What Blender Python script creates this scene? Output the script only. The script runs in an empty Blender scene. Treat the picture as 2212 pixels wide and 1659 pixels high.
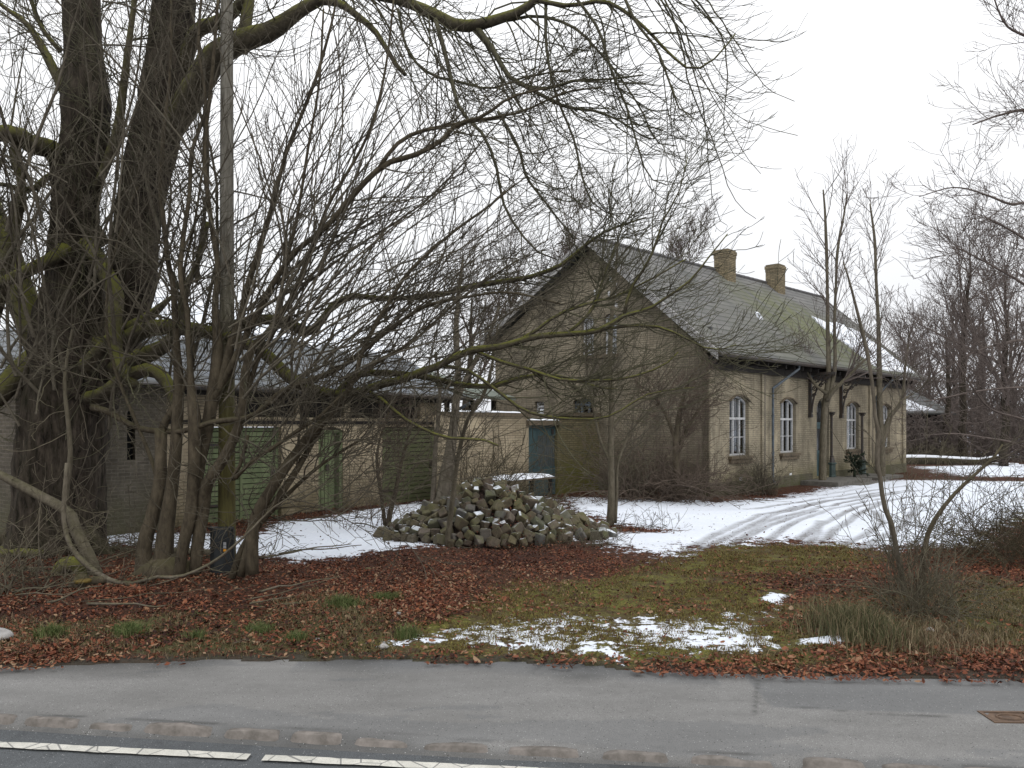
import bpy, math, random
import numpy as np
from mathutils import Vector, Matrix
from mathutils.geometry import tessellate_polygon

R = np.random.default_rng(7)
random.seed(7)
SC = bpy.context.scene
COL = SC.collection

# ---------------------------------------------------------------- camera
CAMZ = 2.1
F = 1700.0                      # focal length in units of a 2212 px wide frame
cam = bpy.data.cameras.new('camera')
cam.sensor_width = 36.0
cam.lens = 36.0 * F / 2212.0
cam.shift_y = 90.5 / 2212.0
cam.clip_start = 0.1
cam.clip_end = 3000.0
camo = bpy.data.objects.new('camera', cam)
camo.location = (0, 0, CAMZ)
camo.rotation_euler = (math.radians(90), 0, 0)
COL.objects.link(camo)
SC.camera = camo

# ---------------------------------------------------------------- sky and light: bright overcast
SUN_EL, SUN_ROT = math.radians(38), math.radians(150)
W = bpy.data.worlds.new('World')
SC.world = W
W.use_nodes = True
nt = W.node_tree
nt.nodes.clear()
out = nt.nodes.new('ShaderNodeOutputWorld')
bg = nt.nodes.new('ShaderNodeBackground')
sky = nt.nodes.new('ShaderNodeTexSky')
sky.sky_type = 'NISHITA'
sky.sun_disc = False
sky.sun_elevation = SUN_EL
sky.sun_rotation = SUN_ROT
sky.dust_density = 4.0
tc = nt.nodes.new('ShaderNodeTexCoord')
sep = nt.nodes.new('ShaderNodeSeparateXYZ')
nt.links.new(tc.outputs['Generated'], sep.inputs[0])
ramp = nt.nodes.new('ShaderNodeValToRGB')
ramp.color_ramp.elements[0].position = 0.0
ramp.color_ramp.elements[0].color = (7.9, 8.05, 8.4, 1)
ramp.color_ramp.elements[1].position = 0.32
ramp.color_ramp.elements[1].color = (9.9, 9.95, 10.1, 1)
e = ramp.color_ramp.elements.new(1.0)
e.color = (15.4, 15.6, 16.0, 1)
nt.links.new(sep.outputs['Z'], ramp.inputs[0])
# soft broken cloud structure
nz = nt.nodes.new('ShaderNodeTexNoise')
nz.inputs['Scale'].default_value = 2.2
nz.inputs['Detail'].default_value = 4
nt.links.new(tc.outputs['Generated'], nz.inputs['Vector'])
mr = nt.nodes.new('ShaderNodeMapRange')
mr.inputs[1].default_value = 0.3; mr.inputs[2].default_value = 0.7
mr.inputs[3].default_value = 0.92; mr.inputs[4].default_value = 1.06
nt.links.new(nz.outputs[0], mr.inputs[0])
mul = nt.nodes.new('ShaderNodeVectorMath'); mul.operation = 'SCALE'
nt.links.new(ramp.outputs[0], mul.inputs[0]); nt.links.new(mr.outputs[0], mul.inputs['Scale'])
mix = nt.nodes.new('ShaderNodeMix'); mix.data_type = 'RGBA'
mix.inputs[0].default_value = 0.94
nt.links.new(sky.outputs[0], mix.inputs[6])
nt.links.new(mul.outputs[0], mix.inputs[7])
nt.links.new(mix.outputs[2], bg.inputs[0])
bg.inputs[1].default_value = 0.1
nt.links.new(bg.outputs[0], out.inputs[0])

sl = bpy.data.lights.new('sun', 'SUN')
sl.energy = 0.5
sl.angle = math.radians(40)
sl.color = (1.0, 0.97, 0.92)
so = bpy.data.objects.new('sun', sl)
so.rotation_euler = (math.radians(52), 0, math.radians(20))
COL.objects.link(so)

SC.view_settings.view_transform = 'Standard'
SC.view_settings.look = 'None'
SC.view_settings.exposure = 0.22
SC.view_settings.gamma = 1.0
SC.render.engine = 'CYCLES'
SC.cycles.max_bounces = 6
SC.cycles.diffuse_bounces = 3
SC.cycles.transparent_max_bounces = 4
SC.render.film_transparent = False

# ---------------------------------------------------------------- helpers
def GP(x, y):                    # ground point seen at (x,y) of the 2212x1659 frame
    Y = CAMZ * F / (y - 920.0)
    return ((x - 1106.0) / F * Y, Y)

def PP(x, y, Y):                 # world point at depth Y
    return np.array([(x - 1106.0) / F * Y, Y, CAMZ + (920.0 - y) / F * Y])

def props(o, label=None, cat=None, group=None, kind=None):
    if label: o['label'] = label
    if cat: o['category'] = cat
    if group: o['group'] = group
    if kind: o['kind'] = kind
    return o

def empty(name, loc=(0, 0, 0), label=None, cat=None, group=None):
    o = bpy.data.objects.new(name, None)
    o.empty_display_size = 0.2
    o.location = loc
    COL.objects.link(o)
    return props(o, label, cat, group)

def link(name, me, parent=None):
    o = bpy.data.objects.new(name, me)
    COL.objects.link(o)
    if parent is not None:
        o.parent = parent
        w = Vector((0, 0, 0)); q = parent
        while q is not None: w += q.location; q = q.parent
        o.location = -w
    return o

def mesh_np(name, V, Fc, mat=None, parent=None, smooth=False, uv=None):
    """V (n,3); Fc list of int arrays (m,k) or one array"""
    if not isinstance(Fc, (list, tuple)): Fc = [Fc]
    Fc = [np.asarray(f, dtype=np.int32) for f in Fc if len(f)]
    me = bpy.data.meshes.new(name)
    V = np.asarray(V, dtype=np.float32)
    me.vertices.add(len(V))
    me.vertices.foreach_set('co', V.ravel())
    nl = sum(f.size for f in Fc); npoly = sum(len(f) for f in Fc)
    me.loops.add(nl); me.polygons.add(npoly)
    idx = np.concatenate([f.ravel() for f in Fc])
    tot = np.concatenate([np.full(len(f), f.shape[1], dtype=np.int32) for f in Fc])
    st = np.concatenate([[0], np.cumsum(tot)[:-1]]).astype(np.int32)
    me.loops.foreach_set('vertex_index', idx)
    me.polygons.foreach_set('loop_start', st)
    me.polygons.foreach_set('loop_total', tot)
    if smooth:
        me.polygons.foreach_set('use_smooth', np.ones(npoly, dtype=bool))
    if uv is not None:
        ul = me.uv_layers.new(name='UVMap')
        ul.data.foreach_set('uv', np.asarray(uv, dtype=np.float32)[idx].ravel())
    me.update(calc_edges=True)
    if mat is not None: me.materials.append(mat)
    return link(name, me, parent)

def set_attr(o, name, vals):
    a = o.data.attributes.new(name, 'FLOAT', 'POINT')
    a.data.foreach_set('value', np.asarray(vals, dtype=np.float32))

class MB:
    """collects simple solids for one mesh; optional planar uv in metres"""
    def __init__(s): s.v = []; s.f = []; s.uv = []
    def add(s, vs, fs, uvs=None):
        b = len(s.v)
        s.v += [tuple(map(float, p)) for p in vs]
        s.f += [[b + i for i in f] for f in fs]
        s.uv += list(uvs) if uvs is not None else [(0, 0)] * len(vs)
    def box(s, fr, x0, x1, y0, y1, z0, z1):
        """fr = (origin, ax, ay, az) ; corners in frame coordinates"""
        o, ax, ay, az = fr
        P = [(x, y, z) for z in (z0, z1) for y in (y0, y1) for x in (x0, x1)]
        vs = [o + ax * p[0] + ay * p[1] + az * p[2] for p in P]
        quads = [(0, 2, 3, 1), (4, 5, 7, 6), (0, 1, 5, 4), (2, 6, 7, 3), (0, 4, 6, 2), (1, 3, 7, 5)]
        for q in quads:      # own vertices per face so that uv works
            c = [P[i] for i in q]
            if abs(c[0][1] - c[2][1]) < 1e-9: uv = [(p[0], p[2]) for p in c]
            elif abs(c[0][0] - c[2][0]) < 1e-9: uv = [(p[1] + x0, p[2]) for p in c]
            else: uv = [(p[0], p[1]) for p in c]
            s.add([vs[i] for i in q], [(0, 1, 2, 3)], uv)
    def prism(s, fr, poly, y0, y1):
        """poly in frame x,z extruded along frame y"""
        o, ax, ay, az = fr
        n = len(poly)
        a = [o + ax * p[0] + ay * y0 + az * p[1] for p in poly]
        b = [o + ax * p[0] + ay * y1 + az * p[1] for p in poly]
        tri = tessellate_polygon([[Vector((p[0], p[1], 0)) for p in poly]])
        s.add(a, [list(t) for t in tri], poly)
        s.add(b, [list(t)[::-1] for t in tri], poly)
        for i in range(n):
            j = (i + 1) % n
            d = math.dist(poly[i], poly[j])
            s.add([a[i], a[j], b[j], b[i]], [(0, 1, 2, 3)], [(0, 0), (0, d), (y1 - y0, d), (y1 - y0, 0)])
    def lathe(s, c, prof, n=12, ax=None, phase=0.0):
        """prof list of (r,z) revolved about vertical through c"""
        vs = []; fs = []
        for r, z in prof:
            for k in range(n):
                a = 2 * math.pi * k / n + phase
                vs.append((c[0] + r * math.cos(a), c[1] + r * math.sin(a), c[2] + z))
        for i in range(len(prof) - 1):
            for k in range(n):
                k2 = (k + 1) % n
                fs.append((i * n + k, i * n + k2, (i + 1) * n + k2, (i + 1) * n + k))
        fs.append(tuple(range(n))[::-1]); fs.append(tuple((len(prof) - 1) * n + k for k in range(n)))
        s.add(vs, fs)
    def tube(s, pts, r, n=8):
        pts = np.array(pts, float)
        rr = np.full(len(pts), r) if np.isscalar(r) else np.array(r)
        v, f = tubes(pts[None], rr[None], n, cap=True)
        s.add(v, [list(map(int, q)) for a in f for q in a])
    def build(s, name, mat, parent=None, smooth=False):
        me = bpy.data.meshes.new(name)
        me.from_pydata(s.v, [], s.f)
        ul = me.uv_layers.new(name='UVMap')
        li = np.zeros(len(me.loops), dtype=np.int32); me.loops.foreach_get('vertex_index', li)
        ul.data.foreach_set('uv', np.array(s.uv, dtype=np.float32)[li].ravel())
        if smooth: me.polygons.foreach_set('use_smooth', np.ones(len(me.polygons), dtype=bool))
        me.materials.append(mat)
        me.update()
        return link(name, me, parent)

def V3(x, y, z=0.0): return Vector((x, y, z))

def wall_panel(mb, fr, outer, holes, th):
    """fr=(o,ax,ay,az): ax along wall, az up, ay INTO the wall; outer/holes in (x,z)"""
    o, ax, ay, az = fr
    loops = [outer] + holes
    pts = [p for l in loops for p in l]
    tri = tessellate_polygon([[Vector((p[0], p[1], 0)) for p in l] for l in loops])
    front = [o + ax * p[0] + az * p[1] for p in pts]
    back = [q + ay * th for q in front]
    mb.add(front, [list(t) for t in tri], pts)
    mb.add(back, [list(t)[::-1] for t in tri], pts)
    b = 0
    for l in loops:
        n = len(l)
        acc = 0
        for i in range(n):
            j = (i + 1) % n
            d = math.dist(l[i], l[j])
            horiz = abs(l[i][1] - l[j][1]) < abs(l[i][0] - l[j][0])
            if horiz: uv = [(l[i][0], l[i][1]), (l[j][0], l[j][1]), (l[j][0], l[j][1] + th), (l[i][0], l[i][1] + th)]
            else: uv = [(l[i][0], l[i][1]), (l[j][0], l[j][1]), (l[j][0] + th, l[j][1]), (l[i][0] + th, l[i][1])]
            mb.add([front[b + i], front[b + j], back[b + j], back[b + i]], [(0, 1, 2, 3)], uv)
            acc += d
        b += n

def arch(x0, x1, z0, zs, rise, n=8):
    """opening outline: flat bottom z0, springing zs, segmental arch"""
    pts = [(x0, z0), (x1, z0), (x1, zs)]
    cx, w = (x0 + x1) / 2, (x1 - x0) / 2
    Rr = (w * w + rise * rise) / (2 * rise)
    a0 = math.asin(min(1, w / Rr))
    for i in range(1, n):
        a = a0 - 2 * a0 * i / n
        pts.append((cx + Rr * math.sin(a), zs + rise - Rr + Rr * math.cos(a)))
    pts.append((x0, zs))
    return pts

# ---- tubes (vectorised)
def tubes(P, Rd, n=3, cap=False, rough=0.0, seed=0):
    P = np.asarray(P, float); N, K, _ = P.shape
    T = np.empty_like(P)
    T[:, 1:-1] = P[:, 2:] - P[:, :-2]; T[:, 0] = P[:, 1] - P[:, 0]; T[:, -1] = P[:, -1] - P[:, -2]
    T /= (np.linalg.norm(T, axis=2, keepdims=True) + 1e-9)
    mean = T.mean(axis=1)
    ref = np.tile(np.array([0.0, 0.0, 1.0]), (N, 1))
    par = np.abs(mean[:, 2]) > 0.7 * np.linalg.norm(mean, axis=1)
    ref[par] = (0.93, 0.37, 0.0)
    A = np.cross(T, ref[:, None, :]); A /= (np.linalg.norm(A, axis=2, keepdims=True) + 1e-9)
    B = np.cross(T, A)
    th = np.arange(n) * 2 * np.pi / n
    rad = Rd[:, :, None] * np.ones(n)
    if rough > 0:
        g = np.random.default_rng(seed)
        k = np.arange(K)[:, None] * 0.5
        w = np.zeros((N, K, n))
        for fq, am in ((3, .5), (5, .45), (8, .35), (11, .25)):
            ph = g.uniform(0, 6.28, (N, 1, 1)); dr = g.uniform(-.25, .25, (N, 1, 1))
            w += am * np.sin(th[None, None, :] * fq + ph + dr * k[None] * 3 + np.sin(k[None] * .6 + ph) * .8)
        w += g.normal(0, .25, (N, K, n))
        rad = rad * (1 + rough * w)
    Vv = P[:, :, None, :] + rad[..., None] * (np.cos(th)[None, None, :, None] * A[:, :, None, :] + np.sin(th)[None, None, :, None] * B[:, :, None, :])
    Vv = Vv.reshape(-1, 3)
    base = (np.arange(N) * K * n)[:, None, None] + (np.arange(K - 1) * n)[None, :, None] + np.arange(n)[None, None, :]
    nx = (np.arange(N) * K * n)[:, None, None] + (np.arange(K - 1) * n)[None, :, None] + ((np.arange(n) + 1) % n)[None, None, :]
    q = np.stack([base, nx, nx + n, base + n], axis=-1).reshape(-1, 4)
    faces = [q]
    if cap:
        c0 = (np.arange(N) * K * n)[:, None] + np.arange(n)[None, ::-1]
        c1 = (np.arange(N) * K * n)[:, None] + (K - 1) * n + np.arange(n)[None, :]
        faces.append(np.concatenate([c0, c1]))
    return Vv, faces

class TB:
    """tube collector for one mesh"""
    def __init__(s): s.V = []; s.F = []; s.n = 0
    def add(s, P, Rd, n=3, cap=False, rough=0.0, seed=0):
        v, f = tubes(P, Rd, n, cap, rough, seed)
        for a in f: s.F.append(a + s.n)
        s.V.append(v); s.n += len(v)
    def build(s, name, mat, parent=None, smooth=True):
        by = {}
        for f in s.F: by.setdefault(f.shape[1], []).append(f)
        return mesh_np(name, np.concatenate(s.V), [np.concatenate(v) for v in by.values()], mat, parent, smooth)

def resample(pts, rad, K):
    """Catmull-Rom through control points to K samples"""
    pts = np.asarray(pts, float); rad = np.asarray(rad, float)
    n = len(pts)
    d = np.concatenate([[0], np.cumsum(np.linalg.norm(np.diff(pts, axis=0), axis=1))])
    u = np.linspace(0, d[-1], K)
    i = np.clip(np.searchsorted(d, u, side='right') - 1, 0, n - 2)
    t = ((u - d[i]) / (d[i + 1] - d[i] + 1e-9))[:, None]
    p1, p2 = pts[i], pts[i + 1]
    p0 = pts[np.maximum(i - 1, 0)]; p3 = pts[np.minimum(i + 2, n - 1)]
    out = 0.5 * ((2 * p1) + (-p0 + p2) * t + (2 * p0 - 5 * p1 + 4 * p2 - p3) * t ** 2 + (-p0 + 3 * p1 - 3 * p2 + p3) * t ** 3)
    return out, np.interp(u, d, rad)

def limb(ctrl, K=None, wig=0.0, rng=R):
    """ctrl: (x,y,depth,width_px) in frame px -> world samples"""
    p = [PP(a[0], a[1], a[2]) for a in ctrl]
    r = [a[3] * 0.5 * a[2] / F for a in ctrl]
    L = sum(np.linalg.norm(p[i + 1] - p[i]) for i in range(len(p) - 1))
    K = K or max(6, int(L / 0.18))
    P, rr = resample(p, r, K)
    if wig: P[1:] += np.cumsum(rng.normal(0, wig, (K - 1, 3)), axis=0) * 0.3
    return P, rr

def spawn(rng, P, Rd, n, tr, ang, L, K, rr, rmax, trop=(0, 0, 0), wig=0.12, rend=0.35, bias=None, rmin=0.0):
    """children of a batch of polylines. n children each; tr range of t; ang range (deg); L (lo,hi) or fraction of parent length"""
    N, Kp, _ = P.shape
    M = N * n
    pi = np.repeat(np.arange(N), n)
    t = rng.uniform(tr[0], tr[1], M) * (Kp - 1)
    i = np.minimum(t.astype(int), Kp - 2); f = (t - i)[:, None]
    pos = P[pi, i] * (1 - f) + P[pi, i + 1] * f
    T = P[pi, i + 1] - P[pi, i]; T /= (np.linalg.norm(T, axis=1, keepdims=True) + 1e-9)
    r0 = Rd[pi, i] * (1 - f[:, 0]) + Rd[pi, i + 1] * f[:, 0]
    rnd = rng.normal(size=(M, 3))
    if bias is not None: rnd = rnd + np.asarray(bias)
    perp = rnd - (rnd * T).sum(1, keepdims=True) * T
    perp /= (np.linalg.norm(perp, axis=1, keepdims=True) + 1e-9)
    a = np.radians(rng.uniform(ang[0], ang[1], M))[:, None]
    d = np.cos(a) * T + np.sin(a) * perp
    ln = rng.uniform(L[0], L[1], M) * (1 - 0.45 * (t / (Kp - 1)))
    st = (ln / (K - 1))[:, None]
    out = np.empty((M, K, 3)); out[:, 0] = pos
    trop = np.asarray(trop, float)
    for k in range(1, K):
        d = d + trop * (1.0 / (K - 1)) * (0.5 + k / K) + rng.normal(0, wig, (M, 3))
        d /= np.linalg.norm(d, axis=1, keepdims=True)
        out[:, k] = out[:, k - 1] + d * st
    ra = np.clip(r0 * rr, rmin, rmax)
    rad = ra[:, None] * np.linspace(1, rend, K)[None]
    return out, rad

# ---- numpy value noise
_perm = np.random.default_rng(3).random((256, 256))
def vnoise(x, y, sc=1.0, oct=3, seed=0):
    r = np.zeros(np.shape(x)); am = 1.0; tot = 0
    x = np.asarray(x) * sc + seed * 17.3; y = np.asarray(y) * sc + seed * 9.1
    for o in range(oct):
        xi = np.floor(x).astype(int); yi = np.floor(y).astype(int)
        fx = x - xi; fy = y - yi
        fx = fx * fx * (3 - 2 * fx); fy = fy * fy * (3 - 2 * fy)
        g = lambda a, b: _perm[a & 255, b & 255]
        v = (g(xi, yi) * (1 - fx) + g(xi + 1, yi) * fx) * (1 - fy) + (g(xi, yi + 1) * (1 - fx) + g(xi + 1, yi + 1) * fx) * fy
        r += v * am; tot += am; am *= 0.5; x = x * 2.03 + 5.1; y = y * 2.03 + 1.7
    return r / tot

def poly_sd(px, py, poly):
    """signed distance, positive inside"""
    d = np.full(px.shape, 1e9); ins = np.zeros(px.shape, bool)
    n = len(poly)
    for i in range(n):
        ax, ay = poly[i]; bx, by = poly[(i + 1) % n]
        ex, ey = bx - ax, by - ay
        wx, wy = px - ax, py - ay
        t = np.clip((wx * ex + wy * ey) / (ex * ex + ey * ey + 1e-12), 0, 1)
        d = np.minimum(d, np.hypot(wx - ex * t, wy - ey * t))
        c = ((ay <= py) & (by > py)) | ((by <= py) & (ay > py))
        xs = ax + (py - ay) / (by - ay + 1e-12) * ex
        ins ^= c & (px < xs)
    return np.where(ins, d, -d)

def line_d(px, py, pl):
    d = np.full(px.shape, 1e9)
    for (ax, ay), (bx, by) in zip(pl[:-1], pl[1:]):
        ex, ey = bx - ax, by - ay
        wx, wy = px - ax, py - ay
        t = np.clip((wx * ex + wy * ey) / (ex * ex + ey * ey + 1e-12), 0, 1)
        d = np.minimum(d, np.hypot(wx - ex * t, wy - ey * t))
    return d

# ---------------------------------------------------------------- materials
class Mat:
    def __init__(s, name, rough=0.8, spec=0.3):
        s.m = bpy.data.materials.new(name); s.m.use_nodes = True
        s.t = s.m.node_tree; s.b = s.t.nodes['Principled BSDF']
        s.b.inputs['Roughness'].default_value = rough
        s.b.inputs['Specular IOR Level'].default_value = spec
        s._o = None
    def N(s, typ, **kw):
        n = s.t.nodes.new(typ)
        for k, v in kw.items(): setattr(n, k, v)
        return n
    def L(s, a, b): s.t.links.new(a, b)
    def obj(s):
        if s._o is None: s._o = s.N('ShaderNodeNewGeometry').outputs['Position']
        return s._o
    def noise(s, scale, detail=3, rough=0.55, vec=None, stretch=None, w=0.0):
        v = vec or s.obj()
        if stretch or w:
            m = s.N('ShaderNodeMapping'); m.inputs['Scale'].default_value = stretch or (1, 1, 1)
            m.inputs['Location'].default_value = (w, w * .7, w * .3)
            s.L(v, m.inputs[0]); v = m.outputs[0]
        n = s.N('ShaderNodeTexNoise'); n.inputs['Scale'].default_value = scale
        n.inputs['Detail'].default_value = detail; n.inputs['Roughness'].default_value = rough
        s.L(v, n.inputs['Vector'])
        return n.outputs[0]
    def mapr(s, v, a, b, c=0.0, d=1.0):
        n = s.N('ShaderNodeMapRange'); n.clamp = True
        s.L(v, n.inputs[0])
        for i, k in enumerate((a, b, c, d)): n.inputs[i + 1].default_value = k
        return n.outputs[0]
    def math(s, op, a, b=0.0):
        n = s.N('ShaderNodeMath', operation=op)
        for i, k in enumerate((a, b)):
            if isinstance(k, (int, float)): n.inputs[i].default_value = k
            else: s.L(k, n.inputs[i])
        return n.outputs[0]
    def mix(s, f, a, b, mode='MIX'):
        n = s.N('ShaderNodeMix', data_type='RGBA', blend_type=mode)
        for i, k in ((0, f), (6, a), (7, b)):
            if isinstance(k, (int, float)): n.inputs[i].default_value = k
            elif isinstance(k, tuple): n.inputs[i].default_value = (*k, 1)
            else: s.L(k, n.inputs[i])
        return n.outputs[2]
    def attr(s, name):
        n = s.N('ShaderNodeAttribute'); n.attribute_name = name
        return n.outputs['Fac']
    def uv(s): return s.N('ShaderNodeUVMap').outputs[0]
    def bump(s, h, st=0.4, dist=0.02):
        n = s.N('ShaderNodeBump'); n.inputs['Strength'].default_value = st; n.inputs['Distance'].default_value = dist
        s.L(h, n.inputs['Height']); s.L(n.outputs[0], s.b.inputs['Normal'])
    def col(s, c):
        if isinstance(c, tuple): s.b.inputs['Base Color'].default_value = (*c, 1)
        else: s.L(c, s.b.inputs['Base Color'])
        return s.m
    def sepz(s, o=None):
        n = s.N('ShaderNodeSeparateXYZ'); s.L(o or s.obj(), n.inputs[0]); return n.outputs
    def normz(s):
        n = s.N('ShaderNodeSeparateXYZ'); s.L(s.N('ShaderNodeNewGeometry').outputs['Normal'], n.inputs[0]); return n.outputs[2]

def simple(name, c, c2=None, sc=6.0, rough=0.8, bump=0.0, spec=0.3, metal=0.0, stretch=None):
    m = Mat(name, rough, spec)
    m.b.inputs['Metallic'].default_value = metal
    n = m.noise(sc, 5, 0.65, stretch=stretch)
    c2 = c2 or tuple(k * 0.6 for k in c)
    m.col(m.mix(m.mapr(n, .35, .68), c2, c))
    if bump: m.bump(n, bump, 0.02)
    return m.m

def brick(name, c1, c2, mortar, grime, gr=0.5, moss=None, mossh=(0.0, 1.2), plaster=0.0):
    m = Mat(name, 0.9, 0.15)
    uv = m.uv()
    b = m.N('ShaderNodeTexBrick')
    b.offset = 0.5
    for k, v in (('Scale', 1.0), ('Brick Width', .24), ('Row Height', .068), ('Mortar Size', .009), ('Mortar Smooth', .3), ('Bias', 0.0)):
        b.inputs[k].default_value = v
    wob = m.N('ShaderNodeVectorMath', operation='ADD')
    nn = m.N('ShaderNodeTexNoise'); nn.inputs['Scale'].default_value = 2.5
    m.L(uv, nn.inputs['Vector'])
    sc = m.N('ShaderNodeVectorMath', operation='SCALE'); m.L(nn.outputs['Color'], sc.inputs[0]); sc.inputs['Scale'].default_value = 0.012
    m.L(uv, wob.inputs[0]); m.L(sc.outputs[0], wob.inputs[1])
    m.L(wob.outputs[0], b.inputs['Vector'])
    b.inputs['Color1'].default_value = (*c1, 1); b.inputs['Color2'].default_value = (*c2, 1); b.inputs['Mortar'].default_value = (*mortar, 1)
    col = b.outputs['Color']
    # single bricks that differ
    fine = m.noise(9, 4, .7, vec=uv, stretch=(1, 3.5, 1))
    col = m.mix(m.mapr(fine, .38, .72, 0, .6), col, tuple(k * .45 for k in c2))
    if plaster > 0:     # smeared repair mortar over the joints
        pn = m.noise(.9, 5, .6, vec=uv, w=3)
        col = m.mix(m.mapr(pn, .5, .6, 0, plaster), col, tuple(k * .95 for k in c1))
    g = m.noise(.55, 6, .65, vec=uv, stretch=(1, .7, 1))
    col = m.mix(m.mapr(g, .35, .7, 0, gr), col, grime)
    st = m.noise(1.6, 5, .7, vec=uv, stretch=(2.5, .35, 1), w=5)
    col = m.mix(m.mapr(st, .48, .75, 0, gr * .8), col, tuple(k * .7 for k in grime))
    if moss is not None:
        z = m.sepz()[2]
        mz = m.mapr(z, mossh[0], mossh[1], 1, 0)
        mn = m.noise(1.3, 5, .65, vec=uv, w=9)
        col = m.mix(m.math('MULTIPLY', mz, m.mapr(mn, .3, .6)), col, moss)
    m.b.inputs['Roughness'].default_value = .95
    m.col(col)
    m.bump(m.math('SUBTRACT', m.math('MULTIPLY', fine, .4), b.outputs['Fac']), .5, .012)
    return m.m

def bark(name, c, c2, moss=None, mossamt=0.6, sc=14, stretch=(1, 1, .25), mosslo=-.2, mz=None):
    m = Mat(name, 0.95, 0.12)
    n = m.noise(sc, 6, .7, stretch=stretch)
    col = m.mix(m.mapr(n, .36, .66), c2, c)
    big = m.noise(2.2, 3, .6)
    col = m.mix(m.mapr(big, .4, .7, 0, .5), col, tuple(k * .6 for k in c2))
    if moss is not None:
        f = m.math('MULTIPLY', m.mapr(m.normz(), mosslo, .8), m.mapr(m.noise(5, 5, .6, w=2), .32, .55, 0, mossamt))
        if mz:
            f = m.math('MULTIPLY', f, m.mapr(m.sepz()[2], mz[0], mz[1], 1, .15))
        col = m.mix(f, col, moss)
    m.col(col)
    m.bump(n, .8, .03)
    return m.m

def glass(name, c=(.02, .022, .025)):
    m = Mat(name, .06, .6)
    m.col(m.mix(m.mapr(m.noise(3, 3), .4, .7), c, tuple(k * 2.2 for k in c)))
    m.bump(m.noise(2.5, 2), .05, .02)
    return m.m
# ---------------------------------------------------------------- shared materials
M_wallF = brick('yellow_brick', (.46, .40, .285), (.34, .295, .21), (.16, .14, .105), (.13, .115, .088), .85, (.12, .115, .05), (0.1, .9), .8)
M_wallG = brick('sooty_yellow_brick', (.37, .32, .235), (.25, .215, .155), (.12, .104, .08), (.10, .088, .068), .8, (.06, .055, .035), (0.0, 1.8), .25)
M_wallO = brick('outhouse_brick', (.58, .49, .345), (.39, .325, .22), (.14, .12, .09), (.20, .165, .115), .7, (.10, .085, .045), (0.0, 1.1), .85)
M_wallD = brick('dark_brick', (.22, .195, .15), (.13, .115, .09), (.27, .24, .20), (.07, .062, .05), .7, (.08, .08, .04), (0.0, 1.2))
M_wallM = brick('mossy_brick', (.24, .205, .125), (.16, .135, .08), (.07, .062, .045), (.11, .10, .055), .6, (.115, .11, .03), (.5, 2.0))
M_chim = brick('chimney_brick', (.42, .34, .21), (.24, .20, .13), (.04, .036, .03), (.10, .09, .07), .5)
M_paint = simple('old_white_paint', (.55, .56, .57), (.36, .36, .36), 18, .6)
M_green = simple('green_painted_boards', (.17, .205, .105), (.10, .125, .06), 3.5, .7, stretch=(1, 1, .5))
M_green2 = simple('olive_painted_boards', (.19, .215, .11), (.13, .14, .075), 3.5, .7, stretch=(1, 1, .5))
M_blue = simple('petrol_blue_paint', (.06, .10, .105), (.035, .06, .065), 5, .6, stretch=(3, 3, .4))
M_bluew = simple('flaking_blue_boards', (.11, .11, .105), (.03, .05, .053), 9, .8, stretch=(5, 5, .35))
M_dark = simple('dark_timber', (.035, .03, .026), (.015, .013, .012), 8, .85)
M_black = simple('black_void', (.008, .008, .008), (.004, .004, .004), 3, 1.0)
M_iron = simple('dark_iron', (.03, .034, .034), (.05, .032, .022), 12, .55, spec=.4)
M_irong = simple('green_iron', (.055, .085, .078), (.03, .045, .042), 10, .55, spec=.4)
M_zinc = simple('zinc_pipe', (.10, .125, .15), (.05, .06, .07), 7, .5, spec=.4)
M_sill = simple('brown_sill', (.16, .125, .085), (.085, .07, .05), 10, .9, .3)
M_barge = simple('grey_barge_board', (.42, .41, .40), (.24, .235, .23), 8, .8)
M_glass = glass('window_glass')
M_curtain = simple('net_curtain', (.34, .33, .335), (.19, .185, .19), 2.5, .9, stretch=(14, 14, .3))
M_stone = simple('porch_stone', (.17, .16, .14), (.09, .085, .075), 6, .95, .3)
M_white = simple('white_ceramic', (.75, .76, .76), (.55, .55, .55), 8, .4)

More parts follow.
